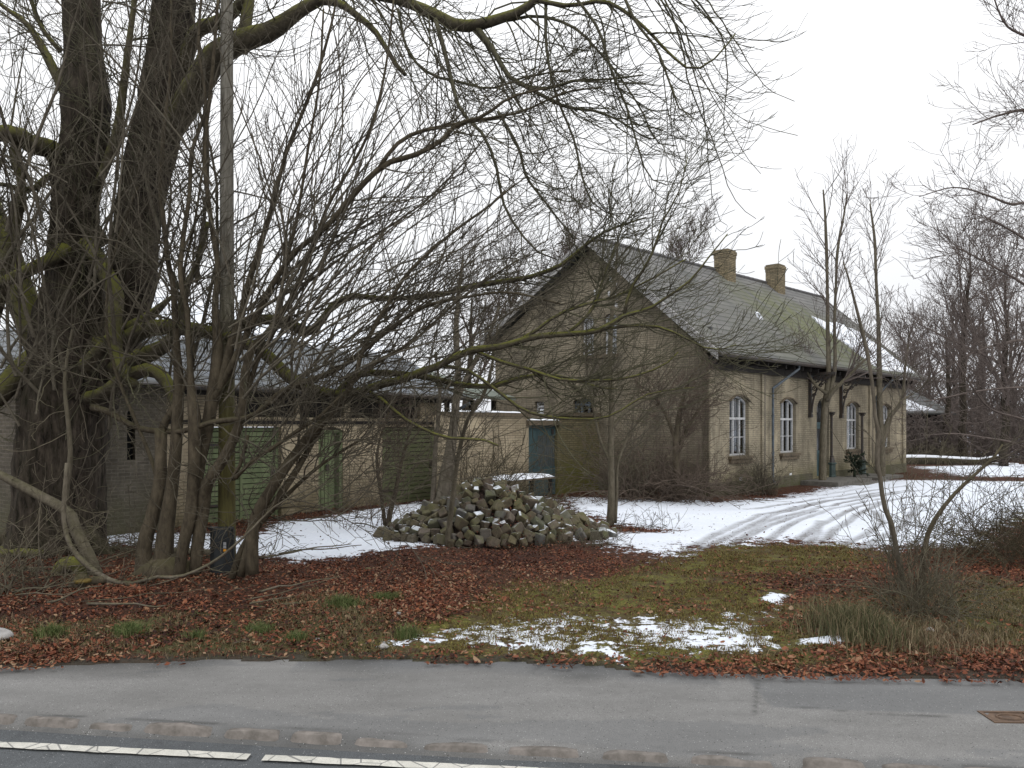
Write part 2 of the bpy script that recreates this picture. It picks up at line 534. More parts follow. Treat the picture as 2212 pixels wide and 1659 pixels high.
def slate(name, c1, c2, moss=None, mosspos=None, row=.33):
    m = Mat(name, .75, .3)
    uv = m.uv()
    b = m.N('ShaderNodeTexBrick'); b.offset = .5
    for k, v in (('Scale', 1.0), ('Brick Width', .62), ('Row Height', row), ('Mortar Size', .009), ('Mortar Smooth', .1), ('Bias', -.1)):
        b.inputs[k].default_value = v
    m.L(uv, b.inputs['Vector'])
    b.inputs['Color1'].default_value = (*c1, 1); b.inputs['Color2'].default_value = (*c2, 1)
    b.inputs['Mortar'].default_value = (.028, .028, .03, 1)
    col = b.outputs['Color']
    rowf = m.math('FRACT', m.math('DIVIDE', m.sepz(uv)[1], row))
    col = m.mix(m.math('MULTIPLY', m.mapr(rowf, .36, .12), m.mapr(m.noise(2, 3, .6, vec=uv), .3, .55, .55, 1.0)), col, (.022, .022, .022))  # shadow at the lap of each slate course, painted as a dark line
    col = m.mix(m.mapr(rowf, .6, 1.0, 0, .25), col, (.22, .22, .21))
    s1 = m.noise(1.4, 6, .7, vec=uv, stretch=(1.6, .35, 1))
    col = m.mix(m.mapr(s1, .4, .68, 0, .65), col, (.16, .158, .145))
    s2 = m.noise(.8, 5, .6, vec=uv, stretch=(1.1, .5, 1), w=4)
    col = m.mix(m.mapr(s2, .46, .7, 0, .6), col, (.07, .075, .065))
    if moss is not None:
        # moss grows where the roof stays damp: an elongated patch low on the slope
        sp = m.sepz(uv)
        dx = m.math('DIVIDE', m.math('ABSOLUTE', m.math('ADD', sp[0], m.math('SUBTRACT', m.math('MULTIPLY', sp[1], -.55), mosspos[0]))), mosspos[2])
        dy = m.math('DIVIDE', m.math('ABSOLUTE', m.math('SUBTRACT', sp[1], mosspos[1])), mosspos[3])
        d = m.math('ADD', m.math('MULTIPLY', dx, dx), m.math('MULTIPLY', dy, dy))
        mm = m.mapr(d, 1.1, 0.0)
        nn = m.mapr(m.noise(1.6, 5, .65, vec=uv, stretch=(1.3, .45, 1), w=8), .3, .62)
        col = m.mix(m.math('MULTIPLY', m.math('MULTIPLY', mm, nn), .95), col, moss)
        gl = m.mapr(m.noise(.5, 4, .6, vec=uv, w=11), .35, .6, 0, .4)
        col = m.mix(m.math('MULTIPLY', gl, m.mapr(sp[1], .5, 4.5)), col, (.105, .11, .068))
    m.col(col)
    m.bump(b.outputs['Fac'], -.6 if False else .5, .02)
    m.t.nodes['Bump'].invert = True
    return m.m
M_roof = slate('roof_slate', (.165, .16, .155), (.105, .102, .10), (.11, .122, .025), (9.0, 3.8, 5.2, 3.6), row=.30)
M_roof2 = slate('outhouse_slate', (.17, .19, .22), (.12, .135, .155), row=.4)

def snowmat():
    m = Mat('snow', .7, .25)
    n = m.noise(7, 5, .6)
    m.col(m.mix(m.mapr(n, .3, .7), (.70, .74, .80), (.84, .86, .90)))
    m.b.inputs['Subsurface Weight'].default_value = 0.0
    m.bump(n, .25, .03)
    return m.m
M_snow = snowmat()

# ---------------------------------------------------------------- ground
def poly_px(*p): return [GP(*q) for q in p]
Z_snowR = poly_px((1212, 1076), (1330, 1080), (1450, 1087), (1500, 1082), (1545, 1088), (1640, 1081), (1760, 1066), (1850, 1047), (1960, 1040), (2100, 1040), (2240, 1046),
                  (2240, 1098), (2150, 1150), (2085, 1182), (1900, 1188), (1800, 1180), (1650, 1172), (1560, 1184), (1480, 1195), (1430, 1208), (1330, 1190), (1270, 1160), (1310, 1128), (1240, 1108))
Z_snowL = poly_px((150, 1150), (540, 1162), (610, 1133), (700, 1126), (820, 1104), (900, 1088), (960, 1108), (1100, 1120), (1000, 1190), (900, 1186), (810, 1198), (740, 1208), (640, 1217), (560, 1208), (440, 1196), (300, 1190), (150, 1175))
Z_snowM = poly_px((1090, 1080), (1200, 1070), (1310, 1130), (1280, 1170), (1160, 1170), (1080, 1120))
Z_snowB = poly_px((1990, 1010), (2260, 1004), (2260, 1032), (2060, 1030))
Z_snowF = poly_px((770, 1394), (860, 1384), (960, 1362), (1100, 1340), (1230, 1326), (1450, 1332), (1560, 1326), (1690, 1316), (1704, 1340), (1640, 1368), (1700, 1400), (1690, 1424), (1480, 1430), (1330, 1437), (1220, 1420), (1050, 1416), (880, 1410))
Z_snowf2 = poly_px((1725, 1391), (1830, 1378), (1826, 1399), (1740, 1401))
Z_snowf3 = poly_px((1640, 1302), (1665, 1286), (1700, 1292), (1682, 1312))
Z_far = poly_px((-600, 925), (30, 925), (60, 1050), (-700, 1100))
Z_moss = poly_px((700, 1430), (820, 1380), (1000, 1325), (1100, 1275), (1290, 1262), (1420, 1225), (1480, 1195), (1600, 1175), (1820, 1180), (1900, 1215), (1760, 1240), (1620, 1250), (1720, 1320), (1760, 1380), (1720, 1450), (1100, 1450))
Z_grassR = poly_px((1760, 1300), (2000, 1250), (2260, 1250), (2260, 1440), (1800, 1440))
Z_grassL = poly_px((-60, 1350), (300, 1335), (500, 1305), (720, 1290), (900, 1340), (820, 1420), (400, 1430), (-60, 1420))
Z_mossfar = poly_px((2030, 1085), (2150, 1045), (2300, 1040), (2300, 1130), (2180, 1150), (2050, 1120))
TR = [
    [(1470, 1200), (1560, 1150), (1640, 1117), (1760, 1088), (1900, 1066)],
    [(1500, 1200), (1590, 1152), (1680, 1112), (1780, 1086), (1960, 1062)],
    [(1575, 1180), (1650, 1133), (1740, 1105), (1890, 1074), (1990, 1062)],
    [(1645, 1175), (1720, 1130), (1800, 1100), (1900, 1080)],
    [(1735, 1185), (1765, 1155), (1770, 1130)],
    [(1760, 1185), (1800, 1152), (1850, 1118), (1905, 1088)],
    [(1800, 1190), (1880, 1155), (1905, 1132), (1890, 1108)],
    [(1860, 1188), (1935, 1152), (1960, 1125), (1990, 1090)],
    [(1560, 1090), (1700, 1080), (1800, 1068), (1880, 1056)],
    [(1545, 1195), (1625, 1155), (1700, 1125), (1760, 1105)], [(1700, 1182), (1770, 1140), (1850, 1098), (1960, 1076)], [(1610, 1105), (1720, 1088), (1830, 1070), (1960, 1052)]]
TRG = [[GP(*p) for p in t] for t in TR]

KERB = [(-9.0, 6.55), (-3.71, 5.71), (0.0, 5.17), (2.01, 4.92), (9.0, 3.9)]
def kerb_y(x): return np.interp(x, [k[0] for k in KERB], [k[1] for k in KERB])
PE = [(-9, 6.95), (-4.42, 6.80), (-2.6, 7.02), (-.1, 6.98), (1.2, 6.72), (2.1, 6.60), (4.24, 6.49), (9, 6.3)]
def pave_y(x): return np.interp(x, [k[0] for k in PE], [k[1] for k in PE])

gx = np.unique(np.round(np.concatenate([-np.geomspace(11, 700, 26)[::-1], np.arange(-11, 16.01, .085), np.geomspace(16, 700, 30)]), 3))
gy = np.unique(np.round(np.concatenate([[-30, -5, 3], np.arange(6, 13, .06), np.arange(13, 29, .09), np.arange(29, 44, .25), np.geomspace(44, 1500, 34)]), 3))
GX, GY = np.meshgrid(gx, gy)
def soft(poly, w): return np.clip(.5 + poly_sd(GX, GY, poly) / (2 * w), 0, 1)
low = vnoise(GX, GY, .5, 4, 1)
edge = (vnoise(GX, GY, .9, 4, 2) - .5)
a_snow = np.maximum.reduce([soft(Z_snowR, 1.0), soft(Z_snowL, .55) * .94, soft(Z_snowM, .9) * .62, soft(Z_snowB, 1.2), soft(Z_snowF, .2) * .505, soft(Z_snowf2, .07), soft(Z_snowf3, .12), soft(Z_far, 1.5)])
a_snow = np.maximum(a_snow, np.clip((np.hypot(GX, GY) - 55) / 10, 0, .82))
a_snow = np.clip(a_snow + edge * .25 * (a_snow > .02), 0, 1)
# bare strip of leaves along the foot of the house, patch at the thin tree
a_snow *= 1 - .95 * np.clip(1.1 - np.hypot((GX - GP(1380, 1150)[0]) / 1.2, (GY - GP(1380, 1150)[1]) / .9), 0, 1)
a_moss = np.clip(np.maximum.reduce([soft(Z_moss, .5), soft(Z_mossfar, 2)]) + edge * .5, 0, 1)
Z_green = poly_px((2040, 1300), (2150, 1275), (2300, 1275), (2300, 1410), (2075, 1400))
a_moss = np.maximum(a_moss, soft(Z_green, .12))
a_grass = np.clip(np.maximum(soft(Z_grassR, .5), soft(Z_grassL, .3) * .8) + edge * .6, 0, 1)
a_track = np.zeros_like(GX)
for k, t in enumerate(TRG):
    d = line_d(GX + edge * .25, GY + edge * .25, t)
    a_track = np.maximum(a_track, np.clip(1.9 - d / .075, 0, 1) * (.55 + .45 * vnoise(GX, GY, .8, 2, 5 + k)) * (.55 if k == 8 else 1))
gz = (vnoise(GX, GY, .35, 3, 8) - .5) * .10 + (vnoise(GX, GY, 2.2, 3, 9) - .5) * .035
near = np.clip((GY - 7.5) / 4, .15, 1)
gz = gz * near + .035
gz += .022 * np.clip((a_snow - .4) * 4, 0, 1) - .03 * a_track * (a_snow > .3)
gz += .10 * np.exp(-(((GX - GP(1010, 1110)[0]) / 2.2) ** 2 + ((GY - GP(1010, 1110)[1]) / 1.6) ** 2))
pe = pave_y(GX) + (vnoise(GX, GY * .6, 1.3, 5, 12) - .5) * .30
gz = np.where(GY < pe, -.2, gz)
blend = (GY >= pe) & (GY < pe + .35)
gz = np.where(blend, .012 + (gz - .012) * (GY - pe) / .35, gz)
a_edge = np.clip(1 - (GY - pe) / .42, 0, 1)
ny, nx = GX.shape
ii = np.arange(ny * nx).reshape(ny, nx)
quads = np.stack([ii[:-1, :-1], ii[:-1, 1:], ii[1:, 1:], ii[1:, :-1]], -1).reshape(-1, 4)

def groundmat():
    m = Mat('ground_cover', .92, .15)
    S, MO, GR, TK, ED = (m.attr(k) for k in ('a_snow', 'a_moss', 'a_grass', 'a_track', 'a_edge'))
    # leaf litter: voronoi flakes of red-brown
    v = m.N('ShaderNodeTexVoronoi'); v.inputs['Scale'].default_value = 26
    w = m.N('ShaderNodeVectorMath', operation='ADD')
    nn = m.N('ShaderNodeTexNoise'); nn.inputs['Scale'].default_value = 9; m.L(m.obj(), nn.inputs['Vector'])
    sc = m.N('ShaderNodeVectorMath', operation='SCALE'); m.L(nn.outputs['Color'], sc.inputs[0]); sc.inputs['Scale'].default_value = .12
    m.L(m.obj(), w.inputs[0]); m.L(sc.outputs[0], w.inputs[1]); m.L(w.outputs[0], v.inputs['Vector'])
    sv = m.N('ShaderNodeSeparateColor'); m.L(v.outputs['Color'], sv.inputs[0])
    lr = m.N('ShaderNodeValToRGB'); cr = lr.color_ramp
    cr.elements[0].color = (.02, .010, .008, 1); cr.elements[1].color = (.15, .058, .028, 1)
    e1 = cr.elements.new(.35); e1.color = (.055, .021, .012, 1)
    e2 = cr.elements.new(.75); e2.color = (.095, .034, .018, 1)
    m.L(sv.outputs[0], lr.inputs[0])
    leaf = m.mix(m.mapr(m.noise(26, 3), .35, .65), m.mix(.55, lr.outputs[0], (.02, .012, .01)), lr.outputs[0])
    leaf = m.mix(m.mapr(m.noise(.35, 4), .42, .62, 0, .7), leaf, m.mix(.5, leaf, (.085, .06, .035)))
    n1 = m.noise(7, 6, .65); n2 = m.noise(45, 4, .7); n3 = m.noise(1.7, 4, .6, w=3)
    mossc = m.mix(m.mapr(n2, .3, .7), (.04, .037, .015), m.mix(m.mapr(n3, .40, .60), (.14, .105, .042), (.205, .20, .042)))
    mossc = m.mix(m.mapr(n1, .46, .6, 0, .75), mossc, (.06, .038, .022))
    grass = m.mix(m.mapr(n2, .3, .7), (.04, .042, .018), (.12, .115, .045))
    c = m.mix(m.mapr(m.math('ADD', m.math('ADD', MO, m.mapr(n1, .25, .75, -.4, .4)), m.mapr(m.noise(2.6, 5, .6, w=12), .3, .7, -.34, .34)), .38, .56), leaf, mossc)
    c = m.mix(m.mapr(m.math('ADD', GR, m.mapr(n1, .25, .75, -.5, .5)), .55, .8, 0, .85), c, grass)
    c = m.mix(m.mapr(m.math('ADD', ED, m.mapr(n1, .3, .7, -.4, .4)), .3, .9, 0, .9), c, (.05, .045, .036))
    # snow
    sn = m.noise(5.5, 6, .62, w=1); sn2 = m.noise(1.2, 3, .5, w=6); sn3 = m.noise(22, 4, .6, w=2)
    th = m.math('ADD', m.math('ADD', m.mapr(sn, .28, .72, -.34, .34), m.mapr(sn2, .3, .7, -.14, .14)), m.mapr(sn3, .3, .7, -.17, .17))
    sm = m.mapr(m.math('ADD', S, th), .49, .58)
    snowc = m.mix(m.mapr(sn3, .3, .7), (.66, .71, .79), (.80, .83, .88))
    snowc = m.mix(m.mapr(n3, .35, .7, 0, .35), snowc, (.62, .66, .74))
    tk = m.math('MULTIPLY', TK, m.mapr(sn, .3, .6, .65, 1.0))
    snowc = m.mix(m.mapr(tk, .1, .95, 0, .85), snowc, (.21, .21, .215))
    deep = m.mapr(m.math('ADD', TK, m.mapr(sn3, .3, .7, -.5, .3)), .62, 1.1, 0, .85)
    snowc = m.mix(deep, snowc, (.10, .085, .065))
    c = m.mix(sm, c, snowc)
    m.col(c)
    hgt = m.math('ADD', m.math('MULTIPLY', sm, .9), m.math('MULTIPLY', m.math('SUBTRACT', 1.0, sm), v.outputs['Distance']))
    m.bump(hgt, .7, .03)
    return m.m
M_ground = groundmat()
gnd = mesh_np('ground', np.stack([GX, GY, gz], -1).reshape(-1, 3), quads, M_ground, smooth=True)
for k, a in (('a_snow', a_snow), ('a_moss', a_moss), ('a_grass', a_grass), ('a_track', a_track), ('a_edge', a_edge)):
    set_attr(gnd, k, a.ravel())
props(gnd, kind='structure')

from bisect import bisect_right
def gsample(arr, x, y):
    i = np.clip(np.searchsorted(gy, y, side='right') - 1, 0, ny - 2); j = np.clip(np.searchsorted(gx, x, side='right') - 1, 0, nx - 2)
    fy = (y - gy[i]) / (gy[i + 1] - gy[i]); fx = (x - gx[j]) / (gx[j + 1] - gx[j])
    return (arr[i, j] * (1 - fx) + arr[i, j + 1] * fx) * (1 - fy) + (arr[i + 1, j] * (1 - fx) + arr[i + 1, j + 1] * fx) * fy

# pavement, road
def asphalt(name, base, dark, grain, agg):
    m = Mat(name, .9, .25)
    A, B = m.attr('a_patch'), m.attr('a_damp')
    n = m.math('ADD', m.math('MULTIPLY', m.noise(1.1, 6, .62, stretch=(.6, 1.6, 1)), .75), m.math('MULTIPLY', m.noise(13, 4, .7), .25)); g = m.noise(170, 2, .6); s = m.noise(60, 2, .5)
    c = m.mix(m.mapr(n, .35, .68), dark, base)
    c = m.mix(m.mapr(g, .38, .62, 0, grain), c, tuple(k * .5 for k in dark))
    c = m.mix(A, c, m.mix(.6, c, (.105, .11, .115)))
    c = m.mix(B, c, tuple(k * .35 for k in dark))
    v = m.N('ShaderNodeTexVoronoi'); v.inputs['Scale'].default_value = 75; m.L(m.obj(), v.inputs['Vector'])
    sv = m.N('ShaderNodeSeparateColor'); m.L(v.outputs['Color'], sv.inputs[0])
    chip = m.math('MULTIPLY', m.mapr(sv.outputs[0], .90, .94), m.mapr(v.outputs['Distance'], .34, .22))
    c = m.mix(m.math('MULTIPLY', chip, agg), c, (.5, .5, .49))
    chip2 = m.math('MULTIPLY', m.mapr(sv.outputs[1], .95, .97), m.mapr(v.outputs['Distance'], .4, .25))
    c = m.mix(chip2, c, (.04, .037, .033))
    m.col(c); m.bump(m.math('ADD', g, m.math('MULTIPLY', s, .6)), .35, .004)
    return m.m
def crack(pl): return [GP(*p) for p in pl]
def strip(name, xs, y0f, y1f, n, zf, mat, patch, damp):
    xs = np.array(xs); T = np.linspace(0, 1, n)
    X = np.repeat(xs[None], n, 0); Y = y0f(xs)[None] * (1 - T[:, None]) + y1f(xs)[None] * T[:, None]
    Z = zf(X, Y)
    m_ = len(xs); ii = np.arange(n * m_).reshape(n, m_)
    q = np.stack([ii[:-1, :-1], ii[:-1, 1:], ii[1:, 1:], ii[1:, :-1]], -1).reshape(-1, 4)
    o = mesh_np(name, np.stack([X, Y, Z], -1).reshape(-1, 3), q, mat, smooth=True)
    set_attr(o, 'a_patch', patch(X, Y).ravel()); set_attr(o, 'a_damp', damp(X, Y).ravel())
    return props(o, kind='structure')
xs = np.concatenate([np.linspace(-60, -7, 12)[:-1], np.arange(-7, 7.01, .035), np.linspace(7, 60, 12)[1:]])
lines = [crack(p) for p in ([(1640, 1468), (1634, 1500), (1630, 1545)], [(1640, 1522), (1760, 1531), (1900, 1545), (2060, 1548)], [(-20, 1452), (200, 1478), (420, 1466), (560, 1462), (780, 1476), (1000, 1482)],
                                [(1220, 1462), (1280, 1470), (1340, 1466)], [(1480, 1640), (1700, 1632), (1900, 1634)])]
def pv_damp(X, Y):
    nz_ = vnoise(X, Y, 3, 4, 20)
    d = np.zeros_like(X)
    for i, l in enumerate(lines):
        dd = line_d(X + (nz_ - .5) * .05, Y + (nz_ - .5) * .05, l)
        if i in (0, 1): d = np.maximum(d, np.clip(1.2 - dd / .014, 0, 1) * np.clip((nz_ - .3) * 5, 0, 1) * .8)
    ke = Y - kerb_y(X)
    d = np.maximum(d, np.clip(1 - ke / .17, 0, 1) * np.clip((vnoise(X, Y, 1.3, 4, 21) - .33) * 3, 0, 1) * .6)
    d = np.maximum(d, np.clip(1.3 - np.abs(ke - .085 - .05 * (vnoise(X, Y, 1.5, 3, 29) - .5)) / .016, 0, 1) * np.clip((nz_ - .25) * 4, 0, 1) * .8)
    d = np.maximum(d, np.clip(-ke / .05, 0, 1) * .5)
    ed = pave_y(X) - Y
    d = np.maximum(d, np.clip(1 - ed / .33, 0, 1) * np.clip((vnoise(X, Y, 1.0, 4, 22) - .42) * 4, 0, 1) * .7)
    d = np.maximum(d, np.clip(1.1 - np.hypot((X - GP(1260, 1460)[0]) / .3, (Y - GP(1260, 1460)[1]) / .22), 0, 1) * .5)
    d = np.maximum(d, np.clip(1 - ed / .42 + (vnoise(X, Y, 1.6, 4, 27) - .5), 0, 1) * .75 * (X < -2.4) * np.clip((-2.4 - X) * 2, 0, 1))
    return d
def pv_patch(X, Y):
    p = ((X > GP(1638, 1500)[0]) & (Y > np.interp(X, [1.8, 3.2], [5.9, 5.72]))) * .8
    ed = pave_y(X) - Y
    p = np.maximum(p, np.clip(3.5 * (.33 - ed + .1 * (vnoise(X, Y, 2, 3, 30) - .5) / .5), 0, 1) * (X > -1.9) * (X < 1.7) * 1.0)
    p = np.maximum(p, .55 * (vnoise(X * .5, Y * 2, 1.2, 4, 31) > .55))
    return p
M_pave = asphalt('pavement_asphalt', (.29, .285, .275), (.175, .172, .165), .6, .55)
M_road = asphalt('road_asphalt', (.15, .158, .165), (.10, .107, .112), .85, .6)
strip('pavement', xs, lambda x: kerb_y(x) - .09, lambda x: pave_y(x) + .6, 60,
      lambda X, Y: .0 + (vnoise(X, Y, .8, 3, 25) - .5) * .012 - .012 * np.clip(1 - (Y - kerb_y(X)) / .3, 0, 1) - .078 * np.clip((kerb_y(X) + .02 - Y) / .10, 0, 1) ** 1.3, M_pave, pv_patch, pv_damp)
def rd_damp(X, Y):
    d = kerb_y(X) - Y
    return np.clip(1 - d / .32, 0, 1) * .35 * np.clip((vnoise(X, Y, 1.5, 4, 33) - .2) * 2, 0, 1) + .2 * (vnoise(X, Y, 9, 2, 34) > .7)
strip('road', xs, lambda x: x * 0 - 6.0, lambda x: kerb_y(x) - .04, 130, lambda X, Y: -.075 + (vnoise(X, Y, .7, 3, 26) - .5) * .01 + .02 * np.clip((X + 1.0) / 3, 0, 1) * np.clip(1 - (kerb_y(X) - Y) / .4, 0, 1),
      M_road, lambda X, Y: np.clip(1 - (kerb_y(X) - Y) / .5, 0, 1) * 0, rd_damp)

# kerb stones: long worn granite blocks, almost level with the pavement
M_kerb = simple('worn_kerb_granite', (.235, .21, .19), (.12, .108, .095), 9, .9, .6)
kx = -5.2
kp = [(-4.75, .40), (-4.33, .38), (-3.93, .38), (-3.53, .49), (-3.02, .39), (-2.61, .58), (-2.01, .46), (-1.53, .42), (-1.09, .45), (-.62, .52), (-.06, .55), (.55, .5), (1.10, .6), (1.80, .44), (2.26, .45), (2.73, .5), (3.3, .5)]
for i, (x0, ln) in enumerate(kp):
    ya, yb = kerb_y(x0), kerb_y(x0 + ln)
    ax = Vector((ln, yb - ya, 0)).normalized(); ay = Vector((-ax.y, ax.x, 0))
    sink = .044 if x0 in (-1.09, -.62, 1.10) else .041 if x0 in (-.06, .55, -3.02) else .03
    n1, n2 = 14, 6
    u = np.linspace(0, 1, n1); v = np.linspace(-1, 1, n2)
    U, Vv = np.meshgrid(u, v)
    wv = .05 * (1 - .2 * np.abs(2 * U - 1) ** 8) * (.85 + .4 * vnoise(U * 4 + i, Vv * 0, 1, 3, 44))
    px = x0 + .01 + ax.x * U * (ln - .035) - ax.y * Vv * wv
    py = ya + ax.y * U * (ln - .035) + ax.x * Vv * wv
    pz = .006 - .05 * Vv ** 6 * (Vv < 0) - .02 * Vv ** 4 * (Vv > 0) - .02 * np.abs(2 * U - 1) ** 6 + (vnoise(px * 5, py * 5, 1, 3, 40 + i) - .5) * .03 - (sink - .03) * 1.3
    pz[0] -= .09; pz[-1] -= .07; pz[:, 0] -= .05; pz[:, -1] -= .05
    ii = np.arange(n1 * n2).reshape(n2, n1)
    q = np.stack([ii[:-1, :-1], ii[:-1, 1:], ii[1:, 1:], ii[1:, :-1]], -1).reshape(-1, 4)
    o = mesh_np('kerb_stone', np.stack([px, py, pz], -1).reshape(-1, 3), q, M_kerb, smooth=True)
    props(o, {-3.93: 'pale worn kerb stone at the left picture edge', -3.53: 'pinkish kerb stone, second from the left picture edge', -2.01: 'worn kerb stone just above the end of the long white dash', -1.53: 'short worn kerb stone above the start of the second white dash'}.get(x0, 'low worn granite kerb stone sunk in the asphalt' + (' right of the white dashes' if x0 > 0 else ' above the white dashes')), 'kerb stone', 'kerb stones along the pavement')

# painted dashes of the road edge line
def paintmat():
    m = Mat('road_paint', .8, .3)
    n = m.noise(9, 6, .7); g = m.noise(120, 2)
    c = m.mix(m.mapr(n, .35, .65), (.46, .45, .40), (.62, .60, .54))
    c = m.mix(m.mapr(g, .3, .42, .7, 0), c, (.2, .2, .19))
    v = m.N('ShaderNodeTexVoronoi'); v.feature = 'DISTANCE_TO_EDGE'; v.inputs['Scale'].default_value = 5; m.L(m.obj(), v.inputs['Vector'])
    c = m.mix(m.mapr(v.outputs[0], .012, .03, .8, 0), c, (.12, .12, .12))
    m.col(c); m.bump(g, .3, .004); return m.m
M_line = paintmat()
def lpt(x, dy): return (x, 5.345 - .113 * (x + 3.5) + dy)
for i, (xa, xb) in enumerate(((-6.4, -1.72), (-1.62, 3.2))):
    n1 = 90; vs = []; fs = []
    for k in range(n1 + 1):
        x = xa + (xb - xa) * k / n1
        j = (vnoise(np.array(x * 9.), np.array(i * 1.), 1, 3, 50) - .5) * .018; j2 = (vnoise(np.array(x * 9.), np.array(3. + i), 1, 3, 51) - .5) * .018
        for (p, dz) in ((lpt(x, -.045 + float(j)), -.0605), (lpt(x, .045 + float(j2)), -.0605)): vs.append((p[0], p[1], dz + .0))
    fs = [(2 * k, 2 * k + 2, 2 * k + 3, 2 * k + 1) for k in range(n1)]
    o = mesh_np('edge_line_marking', vs, np.array(fs), M_line)
    props(o, kind='structure')
# ---------------------------------------------------------------- the main house
UH = Vector((.6876, .7261, 0)); GH = Vector((-.7261, .6876, 0)); UP = Vector((0, 0, 1))
C0 = Vector((5.733, 22.88, 0))
house = empty('brick_house', C0, 'long pale yellow brick house with mossy slate roof, two chimneys and arched white windows', 'house')
FR = (C0, UH, GH, UP)            # facade: x along, y INTO the house, z up
GR_ = (C0, GH, UH, UP)           # gable: x to the left, y into the house
def sF(x):                        # facade coordinate seen at image x
    t = (x - 1106) / F; return (t * C0.y - C0.x) / (UH.x - t * UH.y)
def qG(x):
    t = (x - 1106) / F; return (t * C0.y - C0.x) / (GH.x - t * GH.y)
def zat(p, y): return CAMZ + (920 - y) / F * p.y
LEN = 17.5; WQ = 8.74; RQ = 4.2
WT = 4.12                          # wall top
wins = []
for (xa, xb, yt, yb) in ((1576, 1617.5, 854, 984), (1686, 1719.5, 860, 981), (1829, 1855, 868.5, 971), (1901, 1922.5, 873, 966.5)):
    a, b = sF(xa), sF(xb); p = C0 + UH * ((a + b) / 2)
    wins.append((a, b, 1.18, 3.03))
da, db = sF(1764.5), sF(1791)
holes = [arch(a, b, z0, z1 - .18, .18) for a, b, z0, z1 in wins] + [arch(da, db, .25, 2.75, .38)]
mb = MB(); wall_panel(mb, FR, [(0, 0), (LEN, 0), (LEN, WT), (0, WT)], holes, .24)
mb.build('front_wall', M_wallF, house)
# gable wall: asymmetric, the back slope runs flatter
LZ = 5.25
gq1, gq2 = qG(1282), qG(1256); gq3, gq4 = qG(1332), qG(1304)
gz0, gz1 = 4.42, 5.72
sq1, sq2 = qG(1283.5), qG(1237.5); sp = C0 + GH * sq1; sz0, sz1 = 2.47, 3.02
tq1, tq2 = qG(1175), qG(1155)
gh = [arch(gq1, gq2, gz0, gz1 - .12, .12), arch(gq3, gq4, gz0, gz1 - .12, .12), arch(sq1, sq2, sz0, sz1 - .1, .1), [(tq1, 2.5), (tq2, 2.5), (tq2, 2.95), (tq1, 2.95)]]
mb = MB(); wall_panel(mb, GR_, [(0, 0), (WQ, 0), (WQ, LZ - .1), (RQ, 8.0), (0, WT)], gh, .24)
mb.build('gable_wall', M_wallG, house)
mb = MB(); wall_panel(mb, (C0 + UH * LEN - UH * .24 + Vector((0, 0, 0)), GH, UH, UP), [(0.24, 0), (WQ, 0), (WQ, LZ - .1), (RQ, 8.2), (.24, WT)], [], .24)
wall_panel(mb, (C0 + GH * (WQ - .24) + UH * .24, UH, GH, UP), [(0, 0), (LEN - .5, 0), (LEN - .5, LZ - .1), (0, LZ - .1)], [], .24)
mb.build('rear_wall', M_wallG, house)
# plinth, pilasters, dark eaves band
mb = MB()
mb.box(FR, -.05, da - .5, -.06, -.003, -.3, .42); mb.box(FR, db + .5, LEN + .05, -.06, -.003, -.3, .42)
mb.box(GR_, -.0, WQ, -.05, -.003, -.3, .40)
mb.build('plinth', M_wallD, house)
for s in (-.03, sF(1643), sF(1876), LEN - .42):
    mb = MB(); mb.box(FR, s, s + (.42 if s in (-.03, LEN - .42) else .26), -.055, -.002, .421, WT - .36)
    mb.build('pilaster', M_wallF, house)
for s in (sF(1648.5), sF(1882)):
    mb = MB(); mb.box(FR, s - .03, s + .05, -.062, -.0555, .6, WT - .36); mb.build('pilaster_groove_shade', M_wallD, house)  # dark strip painted in place of the shaded groove
mb = MB()
mb.box(FR, -.05, LEN, -.10, -.003, WT - .36, WT + .02)  # dark band along the wall top below the gutter
for k in range(27):
    mb.box(FR, .3 + k * .65, .38 + k * .65, -.42, -.1005, WT - .16, WT - .02)
mb.build('eaves_dark_band', M_dark, house)
